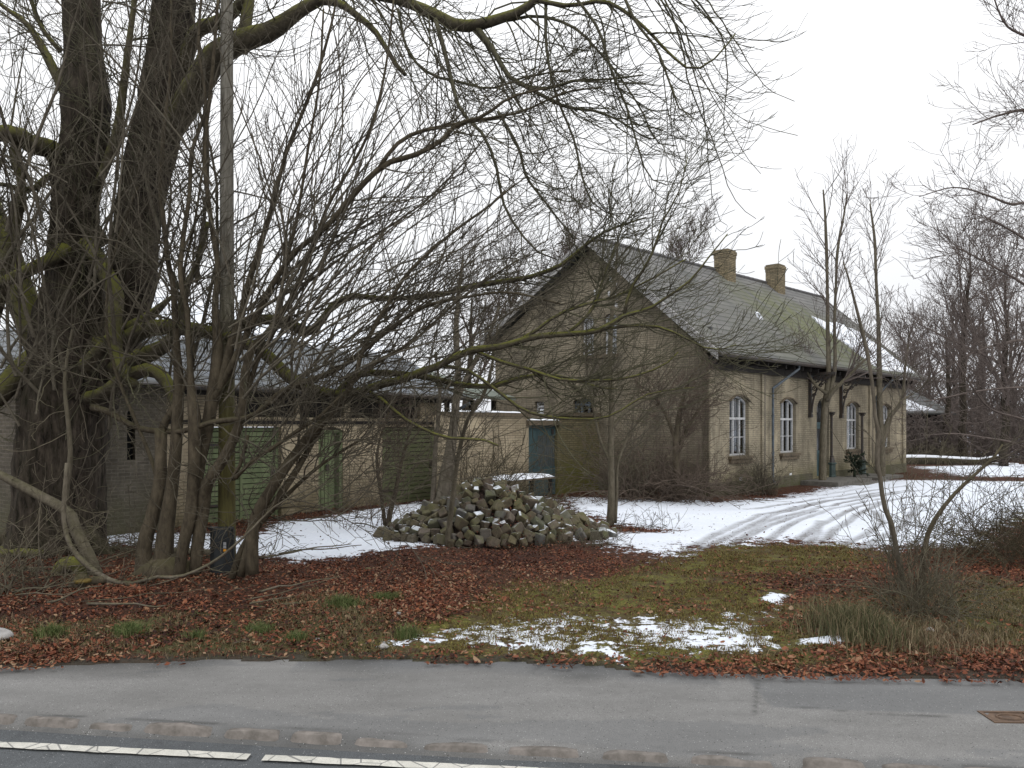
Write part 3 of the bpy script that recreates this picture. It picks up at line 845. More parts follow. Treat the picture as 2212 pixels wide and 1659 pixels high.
# windows
def window(a, b, z0, z1, rise, fr, parent, cols=3, lower=2, curt=True, name='window', recess=.11, tz=.62, mat=None):
    mat = mat or M_paint
    o, ax, ay, az = fr
    fo = (o + ay * recess, ax, ay, az)
    m = MB()
    ol = arch(a + .012, b - .012, z0 + .01, z1 - rise - .01, rise)
    w = .055
    cx = (a + b) / 2
    inner = [((p[0] - cx) * (1 - 2 * w / (b - a)) + cx, z0 + w + (p[1] - z0) * (1 - 2 * w / (z1 - z0))) for p in ol]
    wall_panel(m, fo, ol, [inner], .06)
    zt = z0 + (z1 - z0) * tz
    m.box(fo, a + w, b - w, -.02, .05, zt - .035, zt + .035)
    for k in range(1, cols):
        xm = a + (b - a) * k / cols
        m.box(fo, xm - .03, xm + .03, -.012, .045, z0 + w, zt - .0351)
        m.box(fo, xm - .026, xm + .026, -.012, .045, zt + .0351, z1 - rise * .35 - w)
    if lower == 2:
        zl = z0 + (zt - z0) * .5
        for k in range(cols):
            m.box(fo, a + (b - a) * k / cols + .031, a + (b - a) * (k + 1) / cols - .031, .002, .03, zl - .012, zl + .012)
    fobj = m.build(name, mat, parent)
    g = MB(); g.box(fo, a + .02, b - .02, .035, .041, z0 + .02, z1 - rise * .55)
    g.build('pane', M_glass2, fobj).location = (0, 0, 0)
    if curt:
        c = MB(); n = 60
        for (ca, cb) in ((a + .09, a + (b - a) * .45), (a + (b - a) * .47, a + (b - a) * .70), (b - (b - a) * .28, b - .05)):
            vs = []; fs = []
            for i in range(n + 1):
                s = ca + (cb - ca) * i / n; d = .12 + .02 * math.sin(i * 1.1) + .01 * math.sin(i * .37)
                for z in (z0 + .03, z1 - .1): vs.append(fo[0] + ax * s + ay * d + az * z)
            fs = [(2 * i, 2 * i + 2, 2 * i + 3, 2 * i + 1) for i in range(n)]
            c.add(vs, fs)
        c.build('curtain', M_curtain, fobj).location = (0, 0, 0)
        c = MB(); c.box(fo, a + .03, b - .03, .20, .205, z0 + .03, z1 - .06); c.build('blind', M_blind, fobj).location = (0, 0, 0)
    return fobj

M_blind = simple('grey_net', (.22, .215, .22), (.12, .12, .125), 1.6, .95, stretch=(8, 8, .4))
def glass2():
    m = Mat('clear_pane', .05, .5)
    tr = m.N('ShaderNodeBsdfTransparent'); tr.inputs[0].default_value = (.80, .82, .82, 1)
    gl = m.N('ShaderNodeBsdfGlossy'); gl.inputs['Roughness'].default_value = .04; gl.inputs[0].default_value = (.9, .92, .95, 1)
    fr = m.N('ShaderNodeFresnel'); fr.inputs[0].default_value = 1.5
    mx = m.N('ShaderNodeMixShader'); m.L(m.math('ADD', fr.outputs[0], .04), mx.inputs[0]); m.L(tr.outputs[0], mx.inputs[1]); m.L(gl.outputs[0], mx.inputs[2])
    m.L(mx.outputs[0], m.t.nodes['Material Output'].inputs[0])
    return m.m
M_glass2 = glass2()
# sub-part helper: children of a part share the house frame, so offset is zero
for (a, b, z0, z1) in wins:
    wf = window(a, b, z0, z1, .18, FR, house)
    m = MB()
    m.box(FR, a - .10, b + .14, -.13, .10, z0 - .09, z0 - .004); m.box(FR, a - .05, b + .09, -.085, -.003, z0 - .22, z0 - .0905)
    m.build('window_sill', M_sill, wf).location = (0, 0, 0)
    m = MB()      # brick arch hood
    cx, w = (a + b) / 2, (b - a) / 2
    oa = arch(a - .09, b + .09, 0, z1 - .18, .22, 12)[2:]; ia = arch(a - .002, b + .002, 0, z1 - .18, .18, 12)[2:]
    m.prism(FR, oa + ia[::-1], -.065, -.003)
    m.build('arch_hood', M_sill, wf).location = (0, 0, 0)
# dark interior so that panes look into a room
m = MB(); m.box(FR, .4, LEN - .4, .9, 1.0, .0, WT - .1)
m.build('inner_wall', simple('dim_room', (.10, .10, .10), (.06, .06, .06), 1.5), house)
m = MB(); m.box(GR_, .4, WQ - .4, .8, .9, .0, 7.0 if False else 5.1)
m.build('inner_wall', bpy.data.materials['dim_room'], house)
# front door
mb = MB(); fo = (C0 + GH * .2, UH, GH, UP)
mb.box(fo, da + .01, db - .01, 0, .05, .26, 2.12); mb.box(fo, da + .01, db - .01, -.03, .06, 2.12, 2.24)
for k in range(2):
    x0 = da + .1 + k * (db - da - .12) / 2
    mb.box(fo, x0, x0 + (db - da) / 2 - .16, -.02, -.001, .45, 1.1)
dr = mb.build('door', M_blue, house)
mb = MB(); mb.box(fo, da + .1, db - .1, -.012, -.002, 1.2, 2.0); mb.prism(fo, arch(da + .03, db - .03, 2.25, 2.75, .3), .01, .02)
mb.build('pane', M_glass, dr).location = (0, 0, 0)
mb = MB(); mb.tube([fo[0] + UH * (da + .15) + UP * 1.2 - GH * .02, fo[0] + UH * (da + .15) + UP * 1.2 - GH * .08, fo[0] + UH * (da + .27) + UP * 1.2 - GH * .08], .012)
mb.build('handle', M_iron, dr).location = (0, 0, 0)
# gable openings
for (a, b) in ((gq1, gq2), (gq3, gq4)):
    window(a, b, gz0, gz1, .12, GR_, house, cols=2, lower=2, curt=True)
m = MB(); m.box(GR_, gq3 - .08, gq2 + .08, -.09, -.003, gz0 - .12, gz0 - .01); m.build('window_sill', M_sill, house)
w_ = window(sq1, sq2, sz0, sz1, .1, GR_, house, cols=3, lower=1, curt=False, mat=M_zinc)
w_['label'] = 'small arched broken window low in the gable'
window(tq1, tq2, 2.5, 2.95, .01, GR_, house, cols=1, lower=1, curt=True)
# white air bricks low on the front
for (x, y) in ((1599, 1037), (1707, 1028)):
    s = sF(x); p = C0 + UH * s; z = zat(p, y)
    m = MB(); m.box(FR, s - .08, s + .08, -.02, -.003, z - .1, z + .1)
    for k in range(4): m.box(FR, s - .06, s + .06, -.028, -.0205, z - .07 + k * .04, z - .05 + k * .04)
    m.build('air_vent', M_white, house)
# insulators high on the gable
for (x, y) in ((1323, 603), (1336, 617), (1290, 632), (1320, 634), (1334, 641), (1336, 658), (1290, 652)):
    q = qG(x); p = C0 + GH * q; z = zat(p, y)
    m = MB(); c = p - UH * .12
    m.lathe((c.x, c.y, z), [(.012, -.09), (.045, -.07), (.05, -.03), (.03, -.01), (.045, .01), (.04, .05), (.02, .07)], 10)
    m.tube([p + UP * (z - .08), c + UP * (z - .1), c + UP * (z - .04)], .008, 6)
    m.build('insulator', M_white, house)
# roof
EO = .50; SN = -.38; SFAR = 18.6
eN = -EO; eZ = 4.22
def rp(s, t, side=1, lift=0.0):
    """roof point; t 0 at the eaves .. 1 at the ridge"""
    k = (s - SN) / (SFAR - SN)
    rz = 8.22 + .30 * k
    if side > 0:
        q = -EO + (RQ + EO) * t; z = eZ + .08 * k + (rz - eZ - .08 * k) * t
        sag = 0
    else:
        q = WQ + .35 + (RQ - WQ - .35) * t; z = LZ + (rz - LZ) * t; sag = 0
    return C0 + UH * s + GH * q + UP * (z + sag + lift)
def slope(side, mat, s0, s1, ns, nt, th):
    V = []; U = []; L = math.hypot(RQ + EO, 4.0)
    for i in range(ns + 1):
        for j in range(nt + 1):
            s = s0 + (s1 - s0) * i / ns; t = j / nt
            p = rp(s, t, side); V.append(p[:]); U.append((s, L * (1 - t)))
    top = len(V)
    for i in range(ns + 1):
        for j in range(nt + 1):
            s = s0 + (s1 - s0) * i / ns; t = j / nt
            V.append((rp(s, t, side, -th))[:]); U.append((s, L * (1 - t)))
    ii = np.arange(top).reshape(ns + 1, nt + 1)
    q = np.stack([ii[:-1, :-1], ii[1:, :-1], ii[1:, 1:], ii[:-1, 1:]], -1).reshape(-1, 4)
    bq = q[:, ::-1] + top
    ed = []
    rims = [ii[:, 0], ii[:, -1], ii[0, :], ii[-1, :]]
    for r in rims:
        ed.append(np.stack([r[:-1], r[1:], r[1:] + top, r[:-1] + top], -1))
    return V, np.concatenate([q, bq] + ed), U
V, Q, U = slope(1, None, SN, SFAR, 40, 14, .05)
roof = mesh_np('roof', V, Q, M_roof, house, smooth=False, uv=U)
V, Q, U = slope(-1, None, SN, SFAR, 20, 8, .05)
mesh_np('roof', V, Q, M_roof, house, smooth=False, uv=U)
# ridge tiles
mb = MB(); n = 46
for k in range(n):
    s0 = SN + (SFAR - SN) * k / n; s1 = SN + (SFAR - SN) * (k + 1.04) / n
    a, b = rp(s0, 1), rp(s1, 1)
    mb.tube([a + UP * .0, b + UP * .012], .075, 8)
rt = mb.build('ridge_tiles', simple('ridge_grey', (.14, .14, .145), (.09, .085, .085), 5), roof); rt.location = (0, 0, 0)
# barge boards
for side in (1, -1):
    mb = MB()
    for (lo, hi, off) in ((-.25, -.03, .0), (-.06, .045, -.035)):
        for i in range(12):
            t0, t1 = i / 12, (i + 1) / 12
            a, b = rp(SN, t0, side), rp(SN, t1, side)
            d = -UH * (.035 - off)
            a = a - UH * .004; b = b - UH * .004
            P = [a + UP * lo, b + UP * lo, b + UP * hi, a + UP * hi]
            mb.add(P + [p + d for p in P], [(0, 1, 2, 3), (7, 6, 5, 4), (0, 4, 5, 1), (2, 6, 7, 3), (1, 5, 6, 2), (3, 7, 4, 0)])
    mb.build('barge_board', M_barge, house)
mb = MB()
for i in range(12):
    a, b = rp(SFAR, i / 12), rp(SFAR, (i + 1) / 12)
    P = [a + UP * -.22, b + UP * -.22, b + UP * .03, a + UP * .03]; d = UH * .035
    mb.add(P + [p + d for p in P], [(0, 1, 2, 3), (7, 6, 5, 4), (0, 4, 5, 1), (2, 6, 7, 3), (1, 5, 6, 2), (3, 7, 4, 0)])
mb.build('barge_board', M_barge, house)
# gutter and downpipes
mb = MB(); pts = [rp(s, 0) - GH * .05 + UP * -.09 for s in np.linspace(SN, SFAR, 20)]
mb.tube(pts, .06, 8); mb.build('gutter', M_iron, house)
for (sg, sw) in ((sF(1703) - .35, sF(1662)), (sF(1900), sF(1887))):
    g = rp(sg, 0) - GH * .02 - UP * .13; w = C0 + UH * sw - GH * .12
    mb = MB(); mb.tube([g, g - UP * .12, w + UP * 3.32, w + UP * 3.1, w + UP * .35, w + UP * .2 - GH * .1], .042, 10)
    for z in (1.2, 2.4): mb.tube([w + UP * z, w + UP * (z + .05)], .056, 10)
    mb.build('downpipe', M_zinc, house)
# chimneys
for (xc, hz) in ((1566, 9.08), (1675, 9.17)):
    t = (xc - 1106) / F
    rd = C0 + GH * (RQ - .3)
    s = (t * rd.y - rd.x) / (UH.x - t * UH.y)
    o = rd + UH * s
    fr = (o, UH, GH, UP); mb = MB()
    w, d = .335, .30
    mb.box(fr, -w, w, -d, d, 7.2, hz - .30)
    mb.box(fr, -w - .015, w + .015, -d - .015, d + .015, hz - .2995, hz - .17)
    mb.box(fr, -w - .035, w + .035, -d - .035, d + .035, hz - .1695, hz - .03)
    mb.box(fr, -w + .0, w - .0, -d, d, hz - .0295, hz + .03)
    c = mb.build('chimney', M_chim, roof); c.location = (0, 0, 0)
# snow lying on the far end of the front slope
def ray_roof(x, y):
    lo = None
    # solve by iteration on (s,t)
    s, t = 14.0, .4
    for _ in range(60):
        p = rp(s, t); e = np.array([(p.x / p.y) * F + 1106 - x, 920 - (p.z - CAMZ) / p.y * F - y])
        h = 1e-3
        a = rp(s + h, t); b = rp(s, t + h)
        ea = np.array([(a.x / a.y) * F + 1106 - x, 920 - (a.z - CAMZ) / a.y * F - y]); eb = np.array([(b.x / b.y) * F + 1106 - x, 920 - (b.z - CAMZ) / b.y * F - y])
        J = np.stack([(ea - e) / h, (eb - e) / h], 1)
        d = np.linalg.solve(J, -e); s += float(np.clip(d[0], -1, 1)); t += float(np.clip(d[1], -.1, .1))
    return s, t
def roof_snow(name, px, label):
    st = [ray_roof(*p) for p in px]
    # jagged outline
    P = []
    for i in range(len(st)):
        a, b = st[i], st[(i + 1) % len(st)]
        for k in range(6):
            f = k / 6
            P.append((a[0] * (1 - f) + b[0] * f + random.uniform(-.08, .08), min(.97, max(.015, a[1] * (1 - f) + b[1] * f + random.uniform(-.010, .010)))))
    tri = tessellate_polygon([[Vector((p[0], p[1], 0)) for p in P]])
    n = len(P)
    top = [rp(s, t, 1, .07)[:] for s, t in P]; bot = [rp(s, t, 1, -.02)[:] for s, t in P]
    me = bpy.data.meshes.new(name)
    fs = [list(t) for t in tri] + [[i, (i + 1) % n, (i + 1) % n + n, i + n] for i in range(n)]
    me.from_pydata(top + bot, [], fs); me.materials.append(M_snow)
    return props(link(name, me), label, 'snow')
roof_snow('snow_patch', [(1752, 684), (1775, 706), (1800, 726), (1830, 745), (1856, 768), (1880, 786), (1905, 800), (1975, 806), (1945, 785), (1918, 763), (1890, 744), (1862, 722), (1838, 712), (1812, 700), (1785, 700)],
          'big patch of snow on the far end of the mossy slate house roof')
roof_snow('snow_patch', [(1632, 677), (1640, 680), (1647, 690), (1640, 690)], 'tiny white patch lying alone in the middle of the slate house roof')

# scrolled iron brackets and short iron columns of the vanished porch canopy
def bracket(s, ytop, length, label):
    o = C0 + UH * s
    b = empty('iron_bracket', o - GH * .06, label, 'bracket', 'porch brackets on the house front')
    out_ = -GH
    top = 3.98; bot = 2.52
    m = MB(); m.box((o, UH, out_, UP), -.05, .05, .003, .11, bot, top); m.box((o, UH, out_, UP), -.04, .04, .11, length, top - .09, top)
    m.box((o, UH, out_, UP), -.075, .075, .003, .13, bot - .12, bot - .001)
    m.build('bracket_frame', M_iron, b)
    m = MB(); arc = []
    for k in range(19):
        a = math.pi / 2 * k / 18
        arc.append(o + out_ * (length - (length - .12) * math.cos(a)) * 1 + UP * (bot + .1 + (top - .12 - bot - .1) * math.sin(a)))
    # quarter arch rising from the wall post to the tip
    arc = [o + out_ * (.12 + (length - .14) * (1 - math.cos(math.pi / 2 * k / 18))) + UP * (bot + .05 + (top - bot - .15) * math.sin(math.pi / 2 * k / 18)) for k in range(19)]
    m.tube(arc, .03, 6)
    m.build('arched_rib', M_iron, b)
    m = MB()
    for (cx, cz, r) in ((.26, top - .26, .14), (.50, top - .23, .11), (.69, top - .19, .075), (.22, top - .56, .10), (.19, top - .80, .07), (.43, top - .45, .08), (.36, top - .13, .05), (.62, top - .34, .045)):
        if cx > length - .12: continue
        pts = []
        for k in range(26):
            a = k * .42; rr = r * (1 - k / 29)
            pts.append(o + out_ * (cx + rr * math.cos(a)) + UP * (cz + rr * math.sin(a)))
        m.tube(pts, .021, 5)
        m.tube([o + out_ * (cx - r) + UP * (cz - r * .2), o + out_ * (cx - r - .06) + UP * (cz - r * 1.1)], .02, 5)
    m.build('scrollwork', M_iron, b)
bracket(sF(1747), 800, .95, 'left scrolled black iron bracket on the brick front above the door')
bracket(sF(1814), 815, .95, 'right scrolled black iron bracket on the brick front between door and third window')
pl = MB()
dm = (da + db) / 2
pl.box((C0, UH, -GH, UP), da - 1.55, db + .55, .062, 1.35, -.2, .20); pl.box((C0, UH, -GH, UP), sF(1828) - .2, sF(1876), .062, 1.35, -.2, .16)
pl.box((C0, UH, -GH, UP), da - .6, db + 1.4, 1.351, 1.75, -.2, .08)
props(pl.build('porch_step', M_stone), 'low worn stone porch platform under the two short iron columns', 'step')
def column(x, ybase, label):
    o = None
    Yc = F * (CAMZ - .20) / (ybase - 920); X = (x - 1106) / F * Yc
    c = empty('iron_column', (X, Yc, .2), label, 'column', 'short iron columns in front of the house')
    m = MB(); m.lathe((X, Yc, .2), [(.16, 0), (.16, .05), (.135, .07), (.135, .46), (.17, .48), (.17, .52), (.14, .54)], 8, phase=.39)
    m.build('pedestal', M_irong, c)
    m = MB(); m.lathe((X, Yc, .2), [(.14, .541), (.12, .60), (.07, .74), (.075, .78), (.05, .80)], 8, phase=.39); m.build('shoulder', M_iron, c)
    m = MB(); m.lathe((X, Yc, .2), [(.045, .80), (.042, 2.28)], 12); m.build('shaft', M_iron, c, smooth=False)
    m = MB(); m.lathe((X, Yc, .2), [(.05, 2.281), (.075, 2.30), (.05, 2.33), (.09, 2.37), (.13, 2.40), (.13, 2.42)], 12)
    for k in range(4):
        a = k * math.pi / 2 + .6; m.tube([(X + .05 * math.cos(a), Yc + .05 * math.sin(a), 2.5), (X + .12 * math.cos(a), Yc + .12 * math.sin(a), 2.54), (X + .15 * math.cos(a), Yc + .15 * math.sin(a), 2.60)], .012, 5)
    m.build('capital', M_iron, c)
column(1796.5, 1030, 'left short green iron column on octagonal pedestal beside the door')
column(1862.5, 1024, 'right short green iron column standing before the third window')

# ---------------------------------------------------------------- far wing with snowy roof behind the house
fw = empty('far_outhouse', (22, 47, 0), 'low dark outhouse with half snowy slate roof beyond the right end of the house', 'outhouse')
o = Vector(((1945 - 1106) / F * 47, 47, 0)); ux = Vector((.93, .37, 0)).normalized(); uy = Vector((-ux.y, ux.x, 0))
fr = (o, ux, uy, UP)
Lw = 3.2
mb = MB(); wall_panel(mb, fr, [(-3, 0), (Lw, 0), (Lw, 2.75), (-3, 2.75)], [[(-.3 + k * .98, 0.02), (.28 + k * .98, 0.02), (.28 + k * .98, 2.0), (-.3 + k * .98, 2.0)] for k in range(4)], .3)
mb.box(fr, Lw - .3, Lw, .3, 5, 0, 2.75)
mb.build('wall', simple('weathered_render', (.34, .31, .26), (.20, .18, .155), 3), fw)
mb = MB(); mb.box(fr, -3, Lw - .31, .6, .7, 0, 2.7); mb.box(fr, -3, Lw + .3, -.35, -.02, 2.25, 2.34); mb.box(fr, -3, Lw, -.03, -.01, 2.34, 2.8); mb.build('dark_boards', M_dark, fw)
mb = MB(); L_ = 5.0
A = [o + ux * -3 - uy * .55 + UP * 2.86, o + ux * (Lw + .75) - uy * .55 + UP * 2.86, o + ux * (Lw + .75) + uy * 3.2 + UP * 7.2, o + ux * -3 + uy * 3.2 + UP * 7.2]
ridge_z = 5.7
A[2] = o + ux * (Lw + .75 - 2.6) + uy * 3.4 + UP * 5.7; A[3] = o + ux * -3 + uy * 3.4 + UP * 5.7
B_ = [o + ux * (Lw + .75) + uy * 7.3 + UP * 2.86]
mb.add([a for a in A], [(0, 1, 2, 3)], [(0, 0), (L_, 0), (L_ - 2, 4), (0, 4)])
mb.add([A[1], B_[0], A[2]], [(0, 1, 2)], [(0, 0), (7, 0), (3, 4)])
mb.add([a - UP * .08 for a in A], [(3, 2, 1, 0)], [(0, 0)] * 4)
mb.add([A[0], A[1], A[1] - UP * .08, A[0] - UP * .08], [(0, 1, 2, 3)], [(0, 0)] * 4)
mb.build('roof', slate('far_slate', (.15, .15, .155), (.11, .11, .112)), fw)
def on_roof(a, b, lift=.05):    # a along eaves 0..1, b up slope
    return A[0] * (1 - a) * (1 - b) + A[1] * a * (1 - b) + A[3] * (1 - a) * b + A[2] * a * b + UP * lift
out_ = [(.0, .05), (.80, .05), (.77, .13), (.72, .17), (.70, .26), (.66, .30), (.63, .40), (.585, .44), (.57, .54), (.52, .58), (.50, .70), (.40, .74), (0, .78)]
n = len(out_); me = bpy.data.meshes.new('snow_patch')
tri = tessellate_polygon([[Vector((p[0], p[1], 0)) for p in out_]])
me.from_pydata([on_roof(*p)[:] for p in out_] + [on_roof(p[0], p[1], -.02)[:] for p in out_], [], [list(t) for t in tri] + [[i, (i + 1) % n, (i + 1) % n + n, i + n] for i in range(n)])
me.materials.append(M_snow); props(link('snow_patch', me), 'white snow lying on the small outhouse roof beyond the house end', 'snow')

# ---------------------------------------------------------------- outbuilding on the left
U2 = Vector((.6057, .7957, 0)); N2 = Vector((-.7957, .6057, 0)); O2 = Vector((-5.96, 17.0, 0))
ob = empty('outbuilding', O2, 'low brick outbuilding with green garage doors and hipped slate roof behind the old tree', 'outbuilding')
F2 = (O2, U2, N2, UP)
def s2(x): t = (x - 1106) / F; return (t * O2.y - O2.x) / (U2.x - t * U2.y)
sL, sM, sR = s2(22), s2(347), s2(952)
WH = 2.86
g1a, g1b = s2(436), s2(608); d2a, d2b = s2(688), s2(741); g3a, g3b = s2(826), s2(944)
wo = [[(g1a, .02), (g1b, .02), (g1b, 2.08), (g1a, 2.08)], arch(d2a, d2b, .06, 1.98, .10), [(g3a, .02), (g3b, .02), (g3b, 2.08), (g3a, 2.08)]]
lofts = [(s2(512), s2(640)), (s2(650), s2(744)), (s2(757), s2(908))]
wo += [[(a, 2.30), (b, 2.30), (b, 2.76), (a, 2.76)] for a, b in lofts]
mb = MB(); wall_panel(mb, F2, [(sM + .002, 0), (sR, 0), (sR, WH), (sM + .002, WH)], wo, .24)
mb.box(F2, sR - .24, sR, .241, 5.0, 0, WH)
mb.build('garage_wall', M_wallO, ob)
lw1, lw2 = s2(262), s2(318)
mb = MB(); F2b = (O2 - N2 * .22, U2, N2, UP)
wall_panel(mb, F2b, [(sL, 0), (sM, 0), (sM, WH + .1), (sL, WH + .1)], [arch(lw1 - .0, lw2 - .35, 1.45, 2.3, .1)], .24)
mb.box(F2b, sL, sL + .24, .241, 5.0, 0, WH + .1)
mb.build('wing_wall', M_wallD, ob)
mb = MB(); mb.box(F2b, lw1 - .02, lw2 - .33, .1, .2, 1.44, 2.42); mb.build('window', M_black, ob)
mb = MB(); mb.box(F2, sM + .01, sR, -.03, -.002, 2.14, 2.22); mb.box(F2, sM + .01, sR + .1, -.35, -.05, WH - .12, WH - .02)
for a, b in lofts: mb.box(F2, a - .01, b + .01, .12, .16, 2.28, 2.78)  # dark sheets in the open loft bays, standing for the shade inside
mb.build('eaves_boards_loft_shade', M_dark, ob)
def boarded(name, a, b, z0, z1, horiz, mat, ins, wb, fr=F2, parent=ob, label=None):
    m = MB()
    if horiz:
        z = z0
        while z < z1 - .01:
            m.box(fr, a, b, ins + random.uniform(0, .006), ins + .05, z, min(z1, z + wb) - .02); z += wb
    else:
        x = a
        while x < b - .01:
            m.box(fr, x, min(b, x + wb) - .018, ins + random.uniform(0, .005), ins + .05, z0, z1); x += wb
    d = m.build(name, mat, parent)
    m = MB(); m.box(fr, a, b, ins + .052, ins + .07, z0, z1); m.build('backing', M_dark, d)
    if horiz:
        for xx in (a + .04, b - .10, (a + b) / 2 - .03):
            m = MB(); m.box(fr, xx, xx + .06, ins - .022, ins - .001, z0, z1); m.build('batten', mat, d)
        m = MB()
        for zz in (z0 + .35, z1 - .4): m.box(fr, a - .05, a + .45, ins - .034, ins - .0225, zz, zz + .05)
        m.build('hinge', M_iron, d)
    m = MB(); m.box(fr, b - .22, b - .13, ins - .05, ins - .023, z0 + .95, z0 + 1.1); m.build('handle', M_iron, d)
    if label: d['label'] = label
    return d
boarded('garage_door', g1a + .01, g1b - .01, .03, 2.07, True, M_green, .10, .115, label='dark green boarded garage door')
boarded('garage_door', g3a + .06, g3b - .01, .03, 2.07, True, M_green2, .10, .115, label='olive green boarded garage door')
sd = boarded('side_door', d2a + .01, d2b - .30, .07, 1.93, False, M_green, .05, .11)
mb = MB(); mb.box(F2, d2b - .29, d2b - .19, .10, .18, .07, 2.0); mb.box(F2, d2b - .1, d2b - .005, .02, .2, .07, 2.0); mb.box(F2, d2a, d2b, .02, .10, 1.94, 2.0); mb.build('door_frame', M_green, sd).location = (0, 0, 0)
# hipped roof
EZ = 2.93; RZ = 5.45; RD = 4.2
e0, e1 = sL - .35, s2(985)
r0 = s2(300) + 1.6; r1 = e1 - 1.2
def Q(s, d, z): return O2 + U2 * s + N2 * d + UP * z
mb = MB()
Lr = math.hypot(RD + .5, RZ - EZ)
P4 = [Q(e0, -.5, EZ), Q(e1, -.5, EZ), Q(e1, RD, RZ - .3), Q(r0, RD, RZ)]
mb.add(P4, [(0, 1, 2, 3)], [(e0, 0), (e1, 0), (e1, Lr), (r0, Lr)])
mb.add([Q(e0, 2 * RD + .5, EZ), P4[0], P4[3]], [(0, 1, 2)], [(0, 0), (9, 0), (4.5, Lr)])
mb.add([P4[3], P4[2], Q(e1, 2 * RD + .5, EZ), Q(e0, 2 * RD + .5, EZ)], [(0, 1, 2, 3)], [(0, Lr), (9, Lr), (9, 0), (0, 0)])
mb.add([Q(e0, -.5, EZ - .09), Q(e1, -.5, EZ - .09), P4[1], P4[0]], [(0, 1, 2, 3)], [(0, 0)] * 4)
mb.add([Q(e0, -.5, EZ - .09), Q(e1, -.5, EZ - .09), Q(e1, .3, EZ - .09), Q(e0, .3, EZ - .09)], [(3, 2, 1, 0)], [(0, 0)] * 4)
mb.add([Q(e1, -.5, EZ - .09), P4[1], P4[2], Q(e1, 2 * RD, EZ)], [(0, 1, 2, 3)], [(0, 0)] * 4)
orf = mb.build('roof', M_roof2, ob)
mb = MB(); mb.tube([Q(e0, -.55, EZ - .06), Q(e1, -.55, EZ - .06)], .055, 8); mb.build('gutter', M_iron, ob)
# snow on the upper half of that roof
def osn(a, b, l=.05):
    base = P4[0] * (1 - a) + P4[1] * a; top = P4[3] * (1 - a) + P4[2] * a
    return (base * (1 - b) + top * b + UP * l)
ol = [(0, .52)]
for k in range(1, 36): ol.append((k / 36, .50 + .07 * math.sin(k * 1.3) + random.uniform(-.035, .035) + .1 * (k > 12)))
ol += [(1, .6), (1, .985), (0, .985)]
n = len(ol); me = bpy.data.meshes.new('snow_blanket')
tri = tessellate_polygon([[Vector((p[0], p[1], 0)) for p in ol]])
me.from_pydata([osn(*p)[:] for p in ol] + [osn(p[0], p[1], -.02)[:] for p in ol], [], [list(t) for t in tri] + [[i, (i + 1) % n, (i + 1) % n + n, i + n] for i in range(n)])
me.materials.append(M_snow); props(link('snow_blanket', me), 'snow covering the upper part of the low outbuilding roof behind the branches', 'snow')
mb = MB(); w = Q(s2(961), -.12, 0)
mb.tube([Q(s2(990), -.45, 2.75), Q(s2(966), -.12, 2.45), w + UP * 2.3, w + UP * .3], .045, 10); mb.build('downpipe', M_zinc, ob)

# ---------------------------------------------------------------- yard wall with blue door
Y1 = Vector((GP(1202, 1071)[0], GP(1202, 1071)[1], 0))
F3 = (Y1, U2, N2, UP)
def s3(x): t = (x - 1106) / F; return (t * Y1.y - Y1.x) / (U2.x - t * U2.y)
yw = empty('yard_wall', Y1, 'mossy yellow brick yard wall with a blue plank door between outbuilding and house', 'wall')
a0, a1, b1 = s3(955), s3(1142), s3(1317)
mb = MB(); mb.box(F3, a0, a1, 0, .28, -.1, 2.36)
mb.build('left_wall', M_wallO, yw)
mb = MB(); mb.box(F3, .06, b1, 0, .28, -.1, 2.40)
mb.build('right_wall', M_wallM, yw)
mb = MB(); mb.box(F3, a0, a1 + .05, -.07, .35, 2.3605, 2.46); mb.box(F3, .02, b1, -.07, .35, 2.4005, 2.52); mb.build('coping', M_sill, yw)
mb = MB(); mb.box(F3, a1 - .12, .14, -.10, .30, 2.12, 2.26); mb.build('lintel', M_sill, yw)
dd = boarded('door', a1 + .55, .05, .9, 1.80, False, M_bluew, .09, .1, fr=F3, parent=yw)
mb = MB(); mb.box(F3, a1 + .005, a1 + .54, .06, .14, .05, 2.115); mb.box(F3, a1 + .541, .055, .07, .14, 1.81, 2.115); mb.box(F3, a1 + .541, .055, .08, .14, .05, .895)
mb.build('door_frame', M_blue, dd).location = (0, 0, 0)
def slab_snow(name, fr, x0, x1, y0, y1, z, label, h=.05, seed=0):
    g = np.random.default_rng(seed); nx_, ny_ = 26, 8
    X, Yy = np.meshgrid(np.linspace(0, 1, nx_), np.linspace(0, 1, ny_))
    H = h * np.clip(np.minimum(np.minimum(X, 1 - X) * 9, np.minimum(Yy, 1 - Yy) * 5), 0, 1) ** .6 * (.55 + .9 * vnoise(X * 7, Yy * 3, 1, 2, seed))
    o, ax, ay, az = fr
    V = [(o + ax * (x0 + (x1 - x0) * float(a)) + ay * (y0 + (y1 - y0) * float(b)) + az * (z + float(c)))[:] for a, b, c in zip(X.ravel(), Yy.ravel(), H.ravel())]
    ii = np.arange(nx_ * ny_).reshape(ny_, nx_)
    q = np.stack([ii[:-1, :-1], ii[:-1, 1:], ii[1:, 1:], ii[1:, :-1]], -1).reshape(-1, 4)
    return props(mesh_np(name, V, q, M_snow, smooth=True), label, 'snow')
slab_snow('snow_strip', F3, a0 + .5, a1 - .3, -.05, .33, 2.465, 'thin line of snow on the left yard wall coping', .04, 1)
slab_snow('snow_strip', F3, a1 - .1, .12, -.09, .28, 2.265, 'thin line of snow on the lintel above the blue door', .035, 2)
